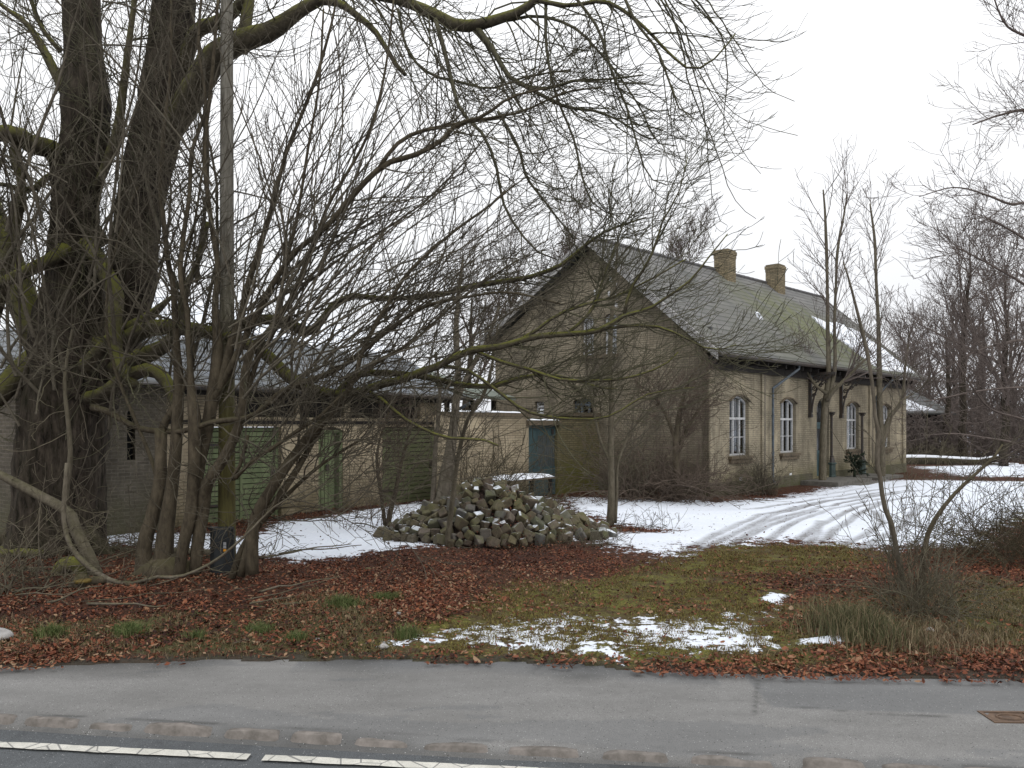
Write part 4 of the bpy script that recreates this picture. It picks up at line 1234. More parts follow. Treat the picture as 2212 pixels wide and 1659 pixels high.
# plank bench with snow by the door
tz = .72
bt = empty('plank_table', (Y1.x - .8, Y1.y - .6, 0), 'grey plank table carrying snow in front of the blue door', 'table')
FT = (Y1 - N2 * 1.25 + U2 * 0, U2, N2, UP)
def sT(x):
    t = (x - 1106) / F; q = FT[0]; return (t * q.y - q.x) / (U2.x - t * U2.y)
ta, tb = sT(1097), sT(1203)
mb = MB()
for k in range(5): mb.box(FT, ta, tb, .02 + k * .17, .18 + k * .17, tz - .05, tz)
mb.build('table_top', M_sill, bt)
for (x, y) in ((ta + .08, .1), (tb - .16, .1), (ta + .08, .72), (tb - .16, .72)):
    mb = MB(); mb.box(FT, x, x + .08, y, y + .08, -.05, tz - .051); mb.build('leg', M_dark, bt)
slab_snow('snow_pad', FT, ta + .05, tb - .03, .0, .85, tz + .003, 'pad of snow lying on the grey plank table by the blue door', .085, 3)
# lean-to shed behind the yard wall
ls = empty('lean_to_shed', Q(s2(990), 1.2, 0), 'open timber shed with pale roof seen over the left yard wall', 'shed')
FS = (Q(s2(990), 1.2, 0), U2, N2, UP)
mb = MB()
for k in range(4): mb.box(FS, -.3 + k * 1.15, -.18 + k * 1.15, 0, .12, 0, 3.0)
mb.build('post', M_dark, ls)
mb = MB(); mb.add([FS[0] + U2 * x + N2 * y + UP * z for x, y, z in ((-.8, -.5, 3.05), (3.7, -.5, 3.05), (3.7, 3.2, 4.05), (-.8, 3.2, 4.05), (-.8, -.5, 2.95), (3.7, -.5, 2.95), (3.7, 3.2, 3.95), (-.8, 3.2, 3.95))],
                  [(0, 1, 2, 3), (7, 6, 5, 4), (0, 4, 5, 1), (1, 5, 6, 2), (2, 6, 7, 3), (3, 7, 4, 0)], [(0, 0), (4.5, 0), (4.5, 4), (0, 4)] * 2)
mb.build('roof', simple('pale_green_roof', (.20, .22, .19), (.13, .15, .125), 3), ls)
mb = MB(); mb.tube([FS[0] + U2 * -.2 + UP * 2.4, FS[0] + U2 * .75 + UP * 2.98], .06, 6); mb.build('brace', M_dark, ls)
# ---------------------------------------------------------------- vegetation
M_bark = bark('old_bark', (.095, .077, .062), (.014, .012, .010), (.07, .07, .028), .35, 15, (1, 1, .22), -.2)
M_barkm = bark('mossy_bark', (.12, .105, .075), (.055, .047, .036), (.17, .175, .035), .9, 14, (1, 1, 1), -.35)
M_stem = bark('smooth_stem', (.18, .158, .118), (.095, .082, .06), (.09, .09, .035), .35, 16, (1, 1, .4), -.1)
M_stemr = bark('brown_stem', (.125, .104, .072), (.055, .045, .032), (.085, .083, .032), .4, 14, (1, 1, .4), .1)
M_pale = bark('pale_stem', (.19, .165, .13), (.10, .085, .065), (.11, .11, .04), .45, 14, (1, 1, .4), 0)
M_twig = bark('twig', (.145, .128, .10), (.085, .073, .056), (.10, .10, .05), .3, 10, None, .1)
M_twigg = bark('greenish_twig', (.135, .128, .088), (.08, .074, .052), (.10, .10, .045), .5, 10, None, -.2)
M_twigf = bark('far_twig', (.175, .145, .13), (.12, .098, .088), None, 0, 6, None)
M_brush = bark('brush', (.16, .125, .098), (.09, .068, .053), None, 0, 8, None)

def drooping(rng, P, r, n, L, tr=(0.05, 1), down=(.25, 0, -1.0), tip=(1.1, 0, .9), K=14, r0=.016, spread=.5):
    """long pendulous shoots falling from a limb, tips turning up"""
    m = len(P)
    t = rng.uniform(tr[0], tr[1], n) * (m - 1); i = np.minimum(t.astype(int), m - 2); f = (t - i)[:, None]
    pos = P[i] * (1 - f) + P[i + 1] * f
    d0 = rng.normal(0, spread, (n, 3)) + np.array([.5, 0, -.1])
    ln = rng.uniform(L[0], L[1], n)
    out = np.empty((n, K, 3)); out[:, 0] = pos
    d = d0 / np.linalg.norm(d0, axis=1, keepdims=True)
    dn = np.array(down) + rng.normal(0, .25, (n, 3)); tp = np.array(tip) + rng.normal(0, .3, (n, 3))
    for k in range(1, K):
        u = k / K
        w = np.clip((u - .55) / .45, 0, 1) ** 1.3
        tgt = dn * (1 - w) + tp * w
        d = d * .72 + tgt * .28 + rng.normal(0, .11, (n, 3))
        d /= np.linalg.norm(d, axis=1, keepdims=True)
        out[:, k] = out[:, k - 1] + d * (ln / K)[:, None]
    rad = rng.uniform(.6, 1.1, n)[:, None] * r0 * np.linspace(1, .28, K)[None]
    return out, np.maximum(rad, .0042)

def twiggery(tb, rng, P, Rd, n, L, trop, rmax=.006, rmin=.0036, ang=(25, 60), wig=.13, K=6, tr=(.15, 1), second=0, L2=None, rend=.6, sides=3):
    rmin *= 1.12; rmax *= 1.08
    p, r = spawn(rng, P, Rd, n, tr, ang, L, K, .6, rmax, trop, wig, rend, rmin=rmin)
    r[:, -2] *= 1.55
    tb.add(p, np.maximum(r, rmin * .8), sides)
    if second:
        p2, r2 = spawn(rng, p, r, second, (.2, 1), (25, 60), L2 or (L[0] * .4, L[1] * .5), 5, .75, rmax * .8, trop, wig, rend, rmin=rmin * .85)
        tb.add(p2, np.maximum(r2, rmin * .75), 3)
    return p, r

# ---- the big old tree
rg = np.random.default_rng(11)
bx, by = (125 - 1106) / F * 12.9, 12.9
big = empty('old_tree', (bx, by, 0), 'huge old twin trunked bare tree with furrowed bark and long mossy limbs', 'tree')
def mainlimb(ctrl, sides, rough, seed, wig=0.0):
    P, r = limb(ctrl, wig=wig, rng=rg)
    return P, r
tbk = TB()
D = 12.8
left_bole = [(100, 1225, D, 250), (112, 1180, D, 190), (122, 1110, D, 168), (130, 1010, D, 158), (143, 900, D, 158), (152, 800, D, 158), (158, 710, D, 148), (160, 620, D, 112), (157, 520, D, 92), (165, 402, D, 94), (182, 300, D, 98), (188, 205, D, 98), (181, 120, D, 76), (173, 10, D, 68), (168, -120, D, 60), (170, -300, D, 45)]
right_bole = [(190, 860, D - .1, 120), (232, 780, D - .15, 110), (268, 705, D - .2, 90), (288, 640, D - .2, 80), (292, 590, D - .2, 88), (292, 512, D - .1, 92), (309, 402, D, 90), (334, 292, D, 92), (352, 200, D, 90), (366, 91, D, 76), (378, 0, D, 84), (385, -130, D, 70), (380, -320, D, 50)]
for i, c in enumerate((left_bole, right_bole)):
    P, r = limb(c, K=70); 
    burr = np.array([vnoise(np.array(q * .9), np.array(i * 7.), 1, 3, 77) for q in np.cumsum(np.r_[0, np.linalg.norm(np.diff(P, axis=0), axis=1)])])
    r = r * (.86 + .28 * burr); tbk.add(P[None], r[None], 44, True, .10, 5 + i)
# root flares
for (x1, y1, w1) in ((-10, 1185, 40), (45, 1215, 55), (150, 1225, 55), (215, 1190, 45), (175, 1160, 40)):
    P, r = limb([(115, 1060, D, 90), ((115 + x1) / 2, 1140, D - .15, w1 * 1.2), (x1, y1, D - .35, w1), (x1 + (x1 - 115) * .35, y1 + 18, D - .5, w1 * .35)], K=16)
    tbk.add(P[None], r[None], 16, True, .06, 31)
tbk.build('trunk', M_bark, big)
D2 = 12.2
L_arch = [(352, 300, D, 60), (392, 240, 12.7, 58), (431, 175, 12.5, 58), (468, 120, 12.3, 55), (530, 84, 12.1, 48), (585, 66, 12, 40), (640, 29, 11.9, 30), (687, 2, 11.8, 24), (760, -18, 11.6, 22), (840, -5, 11.4, 22), (892, 11, 11.2, 22), (940, 33, 11.1, 25), (983, 55, 11, 27), (1031, 55, 10.9, 25), (1075, 43, 10.8, 22), (1122, 27, 10.7, 19), (1159, 0, 10.6, 16), (1210, -40, 10.5, 14), (1300, -60, 10.4, 12), (1400, -40, 10.2, 10), (1480, -20, 10.1, 7)]
L_arch2 = [(687, 2, 11.8, 18), (731, 7, 11.6, 17), (764, 29, 11.5, 15), (808, 66, 11.4, 13), (837, 110, 11.3, 11), (862, 150, 11.2, 10), (876, 163, 11.2, 9)]
L_arch3 = [(1159, 0, 10.6, 12), (1230, 12, 10.5, 9), (1300, 2, 10.4, 9), (1345, 22, 10.3, 8), (1395, 62, 10.2, 7), (1440, 110, 10.1, 6), (1490, 150, 10, 5), (1540, 130, 10, 4), (1587, 75, 10, 3)]
L_b = [(395, 150, 12.8, 30), (425, 70, 12.6, 30), (475, 47, 12.4, 28), (510, 20, 12.3, 24), (535, -30, 12.2, 20), (560, -140, 12.1, 14)]
L_b2 = [(523, 110, 12.1, 26), (530, 50, 12.2, 26), (540, -20, 12.3, 22), (545, -150, 12.4, 18)]
L_left = [(140, 400, D, 50), (128, 345, 12.6, 44), (105, 320, 12.4, 42), (73, 314, 12.1, 40), (29, 290, 11.8, 36), (0, 288, 11.6, 34), (-80, 300, 11.3, 28)]
L_left2 = [(60, 285, 11.9, 22), (45, 300, 11.9, 22), (30, 325, 11.9, 22), (38, 370, 11.9, 18), (48, 402, 11.9, 18), (37, 475, 12, 20), (20, 540, 12, 24), (5, 620, 12.1, 26), (-20, 700, 12.2, 26), (-60, 800, 12.2, 26)]
L_left3 = [(150, 360, D, 16), (100, 385, 12.6, 14), (66, 413, 12.4, 14), (30, 402, 12.3, 10), (0, 400, 12.2, 9), (-50, 380, 12, 8)]
L_left4 = [(150, 220, D, 24), (126, 170, 12.8, 22), (84, 90, 12.8, 16), (58, 52, 12.8, 12), (0, 10, 12.8, 8), (-40, -30, 12.8, 6)]
L_left5 = [(120, 800, D, 70), (75, 715, D, 62), (35, 600, 13, 56), (12, 530, 13.1, 48), (-20, 440, 13.2, 40)]
L_left6 = [(215, 500, 13.1, 60), (160, 530, 12.8, 44), (110, 560, 12.1, 28), (50, 590, 11.8, 26), (0, 612, 11.6, 24), (-60, 640, 11.4, 20)]
L_left7 = [(90, 760, D, 46), (45, 800, 12.6, 50), (0, 850, 12.4, 44), (-60, 900, 12.2, 40)]
L_left8 = [(130, 110, 13, 12), (90, 60, 13, 10), (60, -20, 13, 8)]
L_c = [(205, 415, 12.4, 16), (234, 347, 12.3, 20), (256, 270, 12.2, 20), (270, 172, 12.1, 16), (285, 60, 12, 12), (300, -60, 11.9, 9)]
L_d = [(170, 520, 12.9, 44), (203, 548, 12.5, 38), (228, 590, 12.1, 36), (249, 637, 12.0, 36), (245, 710, 11.9, 35), (252, 770, 11.8, 30), (268, 800, 11.7, 26), (292, 835, 11.6, 22)]
L_m1 = [(225, 745, 12.5, 56), (270, 735, 12.2, 42), (311, 714, 11.9, 36), (365, 706, 11.6, 33), (420, 712, 11.4, 30), (470, 722, 11.2, 28), (530, 742, 11, 26), (575, 768, 10.9, 26), (610, 805, 10.8, 28), (650, 833, 10.7, 26), (700, 849, 10.6, 21), (728, 851, 10.5, 19), (777, 846, 10.5, 18), (826, 830, 10.4, 18), (869, 820, 10.4, 17), (912, 803, 10.3, 17), (950, 790, 10.3, 16), (978, 774, 10.2, 16), (1024, 756, 10.2, 15), (1070, 752, 10.1, 14), (1100, 744, 10.1, 13), (1157, 728, 10, 13), (1223, 722, 10, 12), (1280, 717, 9.9, 11), (1311, 706, 9.9, 11), (1348, 682, 9.8, 9), (1399, 669, 9.8, 7), (1434, 647, 9.7, 6), (1464, 627, 9.7, 5.5), (1497, 603, 9.6, 5), (1519, 573, 9.6, 4), (1545, 540, 9.6, 3), (1572, 507, 9.6, 2.4)]
L_m2 = [(728, 851, 10.5, 16), (767, 812, 10.6, 15), (830, 806, 10.7, 14), (925, 815, 10.7, 13), (975, 828, 10.8, 12), (1024, 834, 10.8, 12), (1070, 833, 10.8, 11), (1130, 815, 10.8, 8), (1200, 812, 10.8, 6), (1290, 838, 10.8, 4), (1330, 842, 10.8, 3)]
L_m3 = [(470, 722, 11.2, 26), (520, 700, 11.3, 24), (570, 690, 11.4, 22), (625, 700, 11.4, 24), (665, 720, 11.3, 22), (690, 700, 11.3, 18), (720, 660, 11.3, 14), (760, 640, 11.2, 12), (830, 645, 11.1, 11), (940, 640, 11, 11), (1010, 622, 10.9, 11), (1092, 608, 10.8, 11), (1146, 599, 10.7, 10), (1214, 573, 10.6, 9), (1254, 540, 10.6, 8), (1290, 512, 10.5, 6), (1330, 492, 10.5, 5), (1400, 470, 10.5, 3.5)]
L_m4 = [(250, 800, 12, 42), (310, 770, 11.8, 40), (365, 740, 11.6, 28), (390, 690, 11.6, 22), (400, 630, 11.6, 16), (430, 560, 11.6, 12), (450, 480, 11.6, 9)]
L_m5 = [(372, 640, 11.9, 7), (350, 660, 11.9, 14), (300, 700, 12.1, 30), (262, 720, 12.3, 40)]
L_m6 = [(190, 860, 12.2, 30), (225, 850, 11.9, 30), (270, 815, 11.7, 30), (330, 800, 11.6, 30), (370, 850, 11.5, 26), (378, 905, 11.5, 16)]
L_hang = [(800, 848, 10.4, 9), (830, 866, 10.3, 8), (866, 899, 10.2, 7), (912, 925, 10.2, 7), (965, 945, 10.1, 6.5), (1024, 948, 10.1, 6), (1060, 953, 10, 5), (1076, 962, 10, 4)]
L_up1 = [(1348, 682, 9.8, 8), (1361, 628, 9.8, 7), (1377, 604, 9.8, 6.5), (1403, 562, 9.7, 6), (1420, 518, 9.7, 5), (1436, 470, 9.7, 4), (1462, 430, 9.6, 3.2), (1478, 380, 9.6, 2.6), (1487, 340, 9.6, 2)]
L_up2 = [(1100, 744, 10.1, 8), (1150, 720, 10.1, 7), (1205, 680, 10, 7), (1270, 655, 10, 6), (1330, 640, 10, 5), (1410, 600, 9.9, 4), (1480, 560, 9.9, 3)]
L_up3 = [(1223, 722, 10, 8), (1262, 690, 10, 7), (1290, 650, 10.1, 7), (1305, 600, 10.1, 6), (1325, 550, 10.1, 4), (1350, 480, 10.1, 3)]
L_up4 = [(1280, 717, 9.9, 7), (1340, 706, 9.9, 6.5), (1400, 705, 9.8, 6), (1440, 712, 9.8, 5), (1490, 735, 9.7, 4), (1540, 757, 9.7, 3), (1590, 745, 9.7, 2.4)]
L_low1 = [(1024, 756, 10.2, 8), (1080, 780, 10.1, 8), (1150, 800, 10.1, 7), (1210, 820, 10, 6.5), (1290, 822, 10, 6), (1360, 815, 9.9, 5), (1430, 790, 9.9, 3.5), (1465, 760, 9.9, 2.5)]
L_low2 = [(950, 790, 10.3, 8), (1010, 800, 10.2, 7), (1075, 845, 10.2, 7), (1130, 885, 10.1, 6.5), (1200, 902, 10.1, 6), (1290, 904, 10, 5), (1340, 885, 10, 4), (1400, 850, 10, 3), (1500, 835, 9.9, 2)]
L_s1 = [(430, 200, 12.5, 10), (560, 290, 12, 10), (700, 330, 11.6, 9), (840, 300, 11.3, 7)]
limbs = [L_arch, L_arch2, L_arch3, L_b, L_b2, L_left, L_left2, L_left3, L_left4, L_left5, L_left6, L_left7, L_left8, L_c, L_d, L_m1, L_m2, L_m3, L_m4, L_m5, L_m6, L_hang, L_up1, L_up2, L_up3, L_up4, L_low1, L_low2]
LP = {}
tbl = TB()
for i, c in enumerate(limbs):
    P, r = limb(c, wig=.006, rng=rg)
    LP[i] = (P, r)
    tbl.add(P[None], r[None], 12 if r.max() > .08 else 8, True, .05, 60 + i)
# broken stubs
for (x, y, dx, dy, w) in ((213, 760, 30, -35, 30),):
    P, r = limb([(x - dx, y - dy, 12, w * 1.2), (x, y, 11.9, w), (x + dx, y + dy, 11.8, w * .7)], K=8)
    tbl.add(P[None], r[None], 9, True, .1, x)
tbl.build('limbs', M_barkm, big)

tw = TB()
def S(P, r, n, K=10): # resample one limb to a batch of 1
    q, s = resample(P, r, 40); return q[None], s[None]
# hanging curtain of shoots from the arching limb
P, r = S(*LP[0], 40); seg = P[0][14:]; segr = r[0][14:]
sh, sr = drooping(rg, seg, segr, 62, (1.6, 4.2), (0.05, 1), (.5, 0, -1.0), (1.3, 0, .45), 16, .0135)
# a few heavy drooping boughs traced
B1 = [(940, 40, 11, 12), (960, 110, 11, 12), (975, 170, 10.9, 11), (995, 240, 10.8, 10), (1042, 290, 10.7, 9), (1070, 360, 10.7, 8), (1085, 440, 10.6, 7), (1120, 500, 10.5, 6), (1160, 545, 10.5, 5), (1200, 560, 10.5, 4)]
B2 = [(1031, 60, 10.9, 18), (1060, 100, 10.8, 16), (1090, 150, 10.7, 14), (1120, 180, 10.6, 11), (1180, 190, 10.5, 9), (1240, 172, 10.4, 8), (1310, 170, 10.4, 6), (1390, 160, 10.3, 4)]
B3 = [(1110, 172, 10.6, 10), (1160, 200, 10.5, 10), (1220, 228, 10.5, 9), (1290, 240, 10.4, 7), (1340, 262, 10.3, 5), (1400, 300, 10.3, 4), (1430, 290, 10.3, 3)]
B4 = [(1072, 46, 10.8, 10), (1105, 42, 10.8, 9), (1165, 35, 10.7, 8), (1240, 60, 10.6, 8), (1290, 110, 10.5, 7), (1340, 170, 10.4, 6), (1385, 240, 10.3, 5), (1420, 310, 10.2, 4), (1462, 318, 10.2, 3)]
B5 = [(1075, 241, 10.7, 8), (1120, 320, 10.6, 8), (1135, 380, 10.6, 7), (1170, 430, 10.6, 6), (1200, 470, 10.6, 5), (1240, 520, 10.6, 4)]
B6 = [(860, 20, 11.3, 9), (880, 110, 11.3, 8), (930, 160, 11.2, 8), (990, 175, 11.1, 7), (1060, 190, 11, 6), (1130, 165, 11, 5), (1230, 150, 10.9, 4)]
B7 = [(1230, -20, 10.5, 9), (1290, 60, 10.4, 8), (1320, 150, 10.3, 7), (1352, 230, 10.2, 6), (1372, 300, 10.2, 5), (1400, 380, 10.2, 4), (1440, 400, 10.2, 3)]
B8 = [(1330, -50, 10.3, 9), (1370, 40, 10.2, 8), (1420, 110, 10.1, 7), (1450, 190, 10, 5), (1475, 245, 10, 4), (1515, 240, 10, 3)]
B9 = [(1180, 0, 10.6, 9), (1180, 100, 10.6, 8), (1200, 200, 10.5, 7), (1240, 300, 10.5, 6), (1262, 400, 10.5, 5), (1290, 450, 10.5, 4), (1340, 470, 10.4, 3)]
Bs = []
for i, c in enumerate((B1, B2, B3, B4, B5, B6, B7, B8, B9)):
    q, s = limb(c, K=30, wig=.006, rng=rg); q, s = resample(q, s, 16); Bs.append((q, s)); s = s * .8; tw.add(q[None], s[None], 6, True, .05, i)
BP = np.array([b[0] for b in Bs]); BR = np.array([b[1] for b in Bs])
p1, r1 = spawn(rg, BP, BR, 10, (.08, .95), (15, 55), (.8, 2.6), 14, .6, .009, (.8, 0, -.1), .11, .35, rmin=.005)
# their ends hook up
tw.add(sh, sr, 5); tw.add(p1, np.maximum(r1, .0042), 4)
allp = np.concatenate([sh[:, ::1][:, :14], p1]); allr = np.concatenate([sr[:, :14], r1])
twiggery(tw, rg, allp, allr, 6, (.3, 1.2), (1.0, 0, 1.0), .005, .0034, (25, 55), .09, 8, (.2, 1), 1, (.15, .45))
twiggery(tw, rg, BP, BR, 10, (.3, 1.1), (.7, 0, .6), .006, .0037, (25, 65), .06, 7, (.1, 1), 1)
# shoots standing up from the long mossy limbs and spreading beyond
side = [LP[i] for i in (15, 16, 17, 22, 23, 24, 25, 26, 27)]
SP_ = np.array([resample(*l, 24)[0] for l in side]); SR_ = np.array([resample(*l, 24)[1] for l in side])
p2, r2 = spawn(rg, SP_, SR_, 16, (.25, .98), (20, 65), (.6, 2.2), 12, .5, .011, (.7, 0, .5), .07, .35, rmin=.005)
tw.add(p2, np.maximum(r2, .0042), 5)
twiggery(tw, rg, p2, r2, 6, (.25, .95), (.4, 0, .8), .0052, .0034, (25, 60), .09, 7, (.15, 1), 1, (.15, .35))
twiggery(tw, rg, SP_[:3], SR_[:3], 45, (.3, 1.3), (.2, 0, .4), .006, .0037, (30, 80), .16, 7, (.3, 1), 2, (.1, .4))
# wiry growth round the boles and the left limbs
lf = [LP[i] for i in (0, 3, 4, 5, 6, 7, 8, 9, 10, 11, 12, 13, 14, 18)]
FP = np.array([resample(*l, 24)[0] for l in lf]); FRr = np.array([resample(*l, 24)[1] for l in lf])
p3, r3 = spawn(rg, FP, FRr, 13, (.1, .95), (30, 85), (.8, 2.6), 12, .3, .013, (0, -.1, .55), .15, .35, rmin=.005)
tw.add(p3, np.maximum(r3, .0045), 5)
twiggery(tw, rg, p3, r3, 8, (.3, 1.2), (0, 0, .6), .0058, .0038, (25, 65), .08, 7, (.1, 1), 1, (.15, .45))
bl = [limb(left_bole, K=40), limb(right_bole, K=40)]
QP = np.array([b[0] for b in bl]); QR = np.array([b[1] for b in bl])
p4, r4 = spawn(rg, QP, QR * .3, 38, (.3, 1), (50, 95), (.8, 3.0), 12, .3, .014, (0, -.15, .6), .15, .35, rmin=.006)
tw.add(p4, np.maximum(r4, .0045), 5)
twiggery(tw, rg, p4, r4, 9, (.3, 1.1), (0, 0, .6), .0058, .0038, (25, 65), .08, 7, (.1, 1), 1, (.15, .45))
tw.build('twigs', M_twigg, big)

# ---- the many-stemmed shrub tree in front of it
rs = np.random.default_rng(21)
sh_t = empty('multi_stemmed_tree', (-7 * 0 + (380 - 1106) / F * 11, 11, 0), 'smooth brown many stemmed tree fanning out beside the wooden pole', 'tree')
E = 10.9
stems = [
    [(310, 1252, E, 34), (311, 1179, E, 32), (328, 1117, E, 28), (345, 1040, E, 26), (347, 985, E, 24), (347, 925, E, 26)],
    [(347, 940, E, 20), (360, 905, E, 16), (380, 870, E, 12), (400, 830, E, 10), (420, 760, E, 8), (400, 690, E, 7), (395, 600, E, 6), (420, 480, E, 5), (440, 350, E, 4)],
    [(350, 1252, E, 48), (358, 1150, E, 34), (370, 1068, E, 27), (380, 985, E, 25), (384, 911, E, 24), (387, 820, E, 22), (384, 760, E, 15), (380, 692, E, 14), (376, 619, E, 12), (365, 568, E, 11), (355, 480, E, 10), (347, 402, E, 10), (352, 330, E, 9), (358, 256, E, 8), (370, 140, E, 6), (372, 0, E, 5)],
    [(385, 1255, E - .2, 24), (392, 1200, E - .2, 24), (402, 1154, E - .2, 25), (414, 1100, E - .2, 25), (420, 1000, E - .2, 24), (422, 911, E - .2, 28), (415, 850, E - .2, 18), (413, 802, E - .2, 13), (408, 740, E - .2, 12), (406, 674, E - .2, 12), (392, 600, E - .2, 11), (398, 520, E - .1, 10), (412, 420, E, 9), (416, 330, E, 8), (446, 230, E, 7), (430, 100, E, 6), (440, -40, E, 5)],
    [(422, 1240, E - .1, 24), (426, 1180, E - .1, 26), (439, 1093, E - .1, 28), (447, 1045, E - .2, 26), (486, 984, E - .3, 23), (519, 905, E - .4, 20), (530, 800, E - .5, 20), (548, 745, E - .5, 15), (575, 720, E - .5, 12), (621, 655, E - .5, 9), (665, 560, E - .5, 8), (710, 440, E - .5, 7), (790, 300, E - .5, 6), (830, 160, E - .5, 5), (850, 0, E - .5, 4)],
    [(415, 1100, E, 22), (432, 1000, E, 24), (452, 900, E, 26), (468, 790, E, 27), (470, 740, E, 22), (464, 655, E, 14), (470, 582, E, 12), (455, 480, E, 10), (440, 330, E, 9), (455, 180, E, 8), (470, 0, E, 6)],
    [(452, 900, E, 18), (480, 820, E, 20), (500, 740, E, 18), (520, 690, E, 16), (535, 620, E, 14), (560, 540, E, 12), (590, 440, E, 10), (620, 330, E, 8), (680, 180, E, 7), (720, 40, E, 5), (735, -60, E, 4)],
    [(460, 870, E, 14), (505, 780, E - .3, 14), (548, 690, E - .4, 14), (590, 610, E - .5, 13), (640, 540, E - .6, 12), (690, 502, E - .7, 12), (728, 462, E - .7, 13), (780, 400, E - .8, 13), (819, 362, E - .8, 13), (850, 345, E - .8, 13), (885, 338, E - .9, 12), (925, 318, E - .9, 11), (955, 300, E - .9, 11), (985, 268, E - .9, 10), (1042, 250, E - 1, 8), (1100, 210, E - 1, 6), (1180, 190, E - 1, 4)],
    [(819, 362, E - .8, 9), (850, 318, E - .8, 9), (890, 290, E - .8, 9), (960, 272, E - .8, 8), (1042, 258, E - .8, 7), (1130, 240, E - .8, 5), (1220, 200, E - .8, 4), (1300, 190, E - .8, 3)],
    [(545, 1240, E - .5, 28), (548, 1131, E - .5, 26), (590, 1050, E - .6, 24), (621, 1003, E - .6, 22), (650, 965, E - .6, 21), (676, 930, E - .7, 19), (705, 905, E - .7, 14), (735, 870, E - .7, 12), (767, 809, E - .8, 11), (785, 750, E - .8, 10), (835, 660, E - .8, 9), (890, 580, E - .8, 8), (980, 500, E - .8, 6), (1050, 450, E - .8, 5), (1110, 400, E - .8, 3.5)],
    [(520, 1245, E - .4, 18), (548, 1150, E - .4, 18), (590, 1090, E - .5, 16), (625, 1040, E - .5, 15), (650, 1000, E - .5, 13), (690, 930, E - .5, 10), (720, 880, E - .6, 8), (790, 800, E - .6, 7), (900, 730, E - .6, 6), (1000, 640, E - .6, 5), (1120, 560, E - .6, 4)],
    [(500, 1250, E - .4, 16), (530, 1170, E - .3, 14), (580, 1110, E - .3, 12), (640, 1050, E - .3, 9), (700, 1000, E - .3, 7), (780, 950, E - .3, 5)],
    [(200, 880, 11.8, 16), (235, 890, 11.6, 15), (290, 920, 11.3, 13), (340, 931, 11, 13), (402, 930, 10.8, 12), (457, 912, 10.6, 12), (510, 905, 10.5, 13), (548, 897, 10.4, 12), (590, 860, 10.4, 14), (640, 830, 10.3, 14), (694, 812, 10.3, 12), (740, 790, 10.3, 11), (788, 752, 10.2, 10), (850, 705, 10.2, 9), (920, 660, 10.2, 8), (1010, 640, 10.1, 6), (1100, 630, 10.1, 5), (1210, 655, 10, 4)],
    [(535, 940, 10.3, 10), (520, 1000, 10.3, 8), (500, 1040, 10.3, 10), (540, 1000, 10.2, 9), (600, 960, 10.1, 8), (650, 925, 10, 9), (690, 900, 10, 7), (740, 850, 10, 6)],
    [(350, 1080, E, 10), (330, 1000, E + .2, 9), (290, 900, E + .3, 8), (250, 800, E + .4, 7), (230, 680, E + .5, 6), (250, 540, E + .5, 5), (300, 400, E + .5, 4)],
    [(512, 900, E - .4, 12), (540, 830, E - .4, 11), (560, 770, E - .4, 10), (600, 700, E - .3, 9), (612, 600, E - .3, 8), (640, 480, E - .2, 7), (665, 330, E - .2, 6), (690, 180, E - .2, 5), (700, 20, E - .2, 4)],
]
tst = TB(); ST = []
for i, c in enumerate(stems):
    P, r = limb(c, wig=.004, rng=rs); ST.append((P, r))
    tst.add(P[None], r[None], 12 if r.max() > .07 else 8, True, .035, 90 + i)
# knotted base
P, r = limb([(300, 1262, E + .1, 60), (350, 1235, E, 80), (410, 1250, E, 60)], K=10); tst.add(P[None], r[None], 14, True, .12, 2)
tst.build('stems', M_stemr, sh_t)
tw = TB()
TP = np.array([resample(*s, 30)[0] for s in ST[1:]]); TRr = np.array([resample(*s, 30)[1] for s in ST[1:]])
# fan of long straight whips rising to the right
def whips(rng, n, x, y, dep, ang, L, r0, K=13, bow=.5):
    out = np.empty((n, K, 3)); 
    for k in range(n): out[k, 0] = PP(rng.uniform(*x), rng.uniform(*y), rng.uniform(*dep))
    a = np.radians(rng.uniform(ang[0], ang[1], n))
    d = np.stack([np.cos(a), rng.normal(-.05, .22, n), np.sin(a)], 1); d /= np.linalg.norm(d, axis=1, keepdims=True)
    ln = rng.uniform(L[0], L[1], n) / (K - 1)
    b = rng.normal(0, bow, (n, 3)) / K
    for k in range(1, K):
        d = d + b + rng.normal(0, .085, (n, 3)); d /= np.linalg.norm(d, axis=1, keepdims=True)
        out[:, k] = out[:, k - 1] + d * ln[:, None]
    rad = rng.uniform(.7, 1.2, n)[:, None] * r0 * np.linspace(1, .25, K)[None]
    return out, np.maximum(rad, .0042)
wp, wr = whips(rs, 46, (480, 640), (640, 900), (9.8, 10.9), (28, 88), (3.0, 6.2), .017)
tw.add(wp, wr, 6)
wp2, wr2 = whips(rs, 30, (60, 480), (300, 900), (10.3, 11.6), (50, 135), (2.2, 5.0), .015)
tw.add(wp2, wr2, 6)
wp3, wr3 = whips(rs, 30, (620, 1000), (740, 860), (9.8, 10.6), (10, 60), (1.8, 4.5), .012)
tw.add(wp3, wr3, 6)
wp4, wr4 = whips(rs, 26, (520, 800), (900, 1130), (9.8, 10.4), (0, 50), (1.2, 3.2), .009, bow=1.3)
tw.add(wp4, wr4, 5)
wp5, wr5 = whips(rs, 26, (-40, 470), (420, 1000), (11.2, 11.9), (62, 118), (3.0, 6.0), .027)
tw.add(wp5, wr5, 7)
wp6, wr6 = whips(rs, 46, (-60, 520), (-20, 900), (10.6, 11.8), (-20, 200), (1.5, 3.6), .013, bow=1.1)
tw.add(wp6, wr6, 5)
AW = np.concatenate([wp, wp2, wp3, wp4, wp5, wp6]); AR = np.concatenate([wr, wr2, wr3, wr4, wr5, wr6])
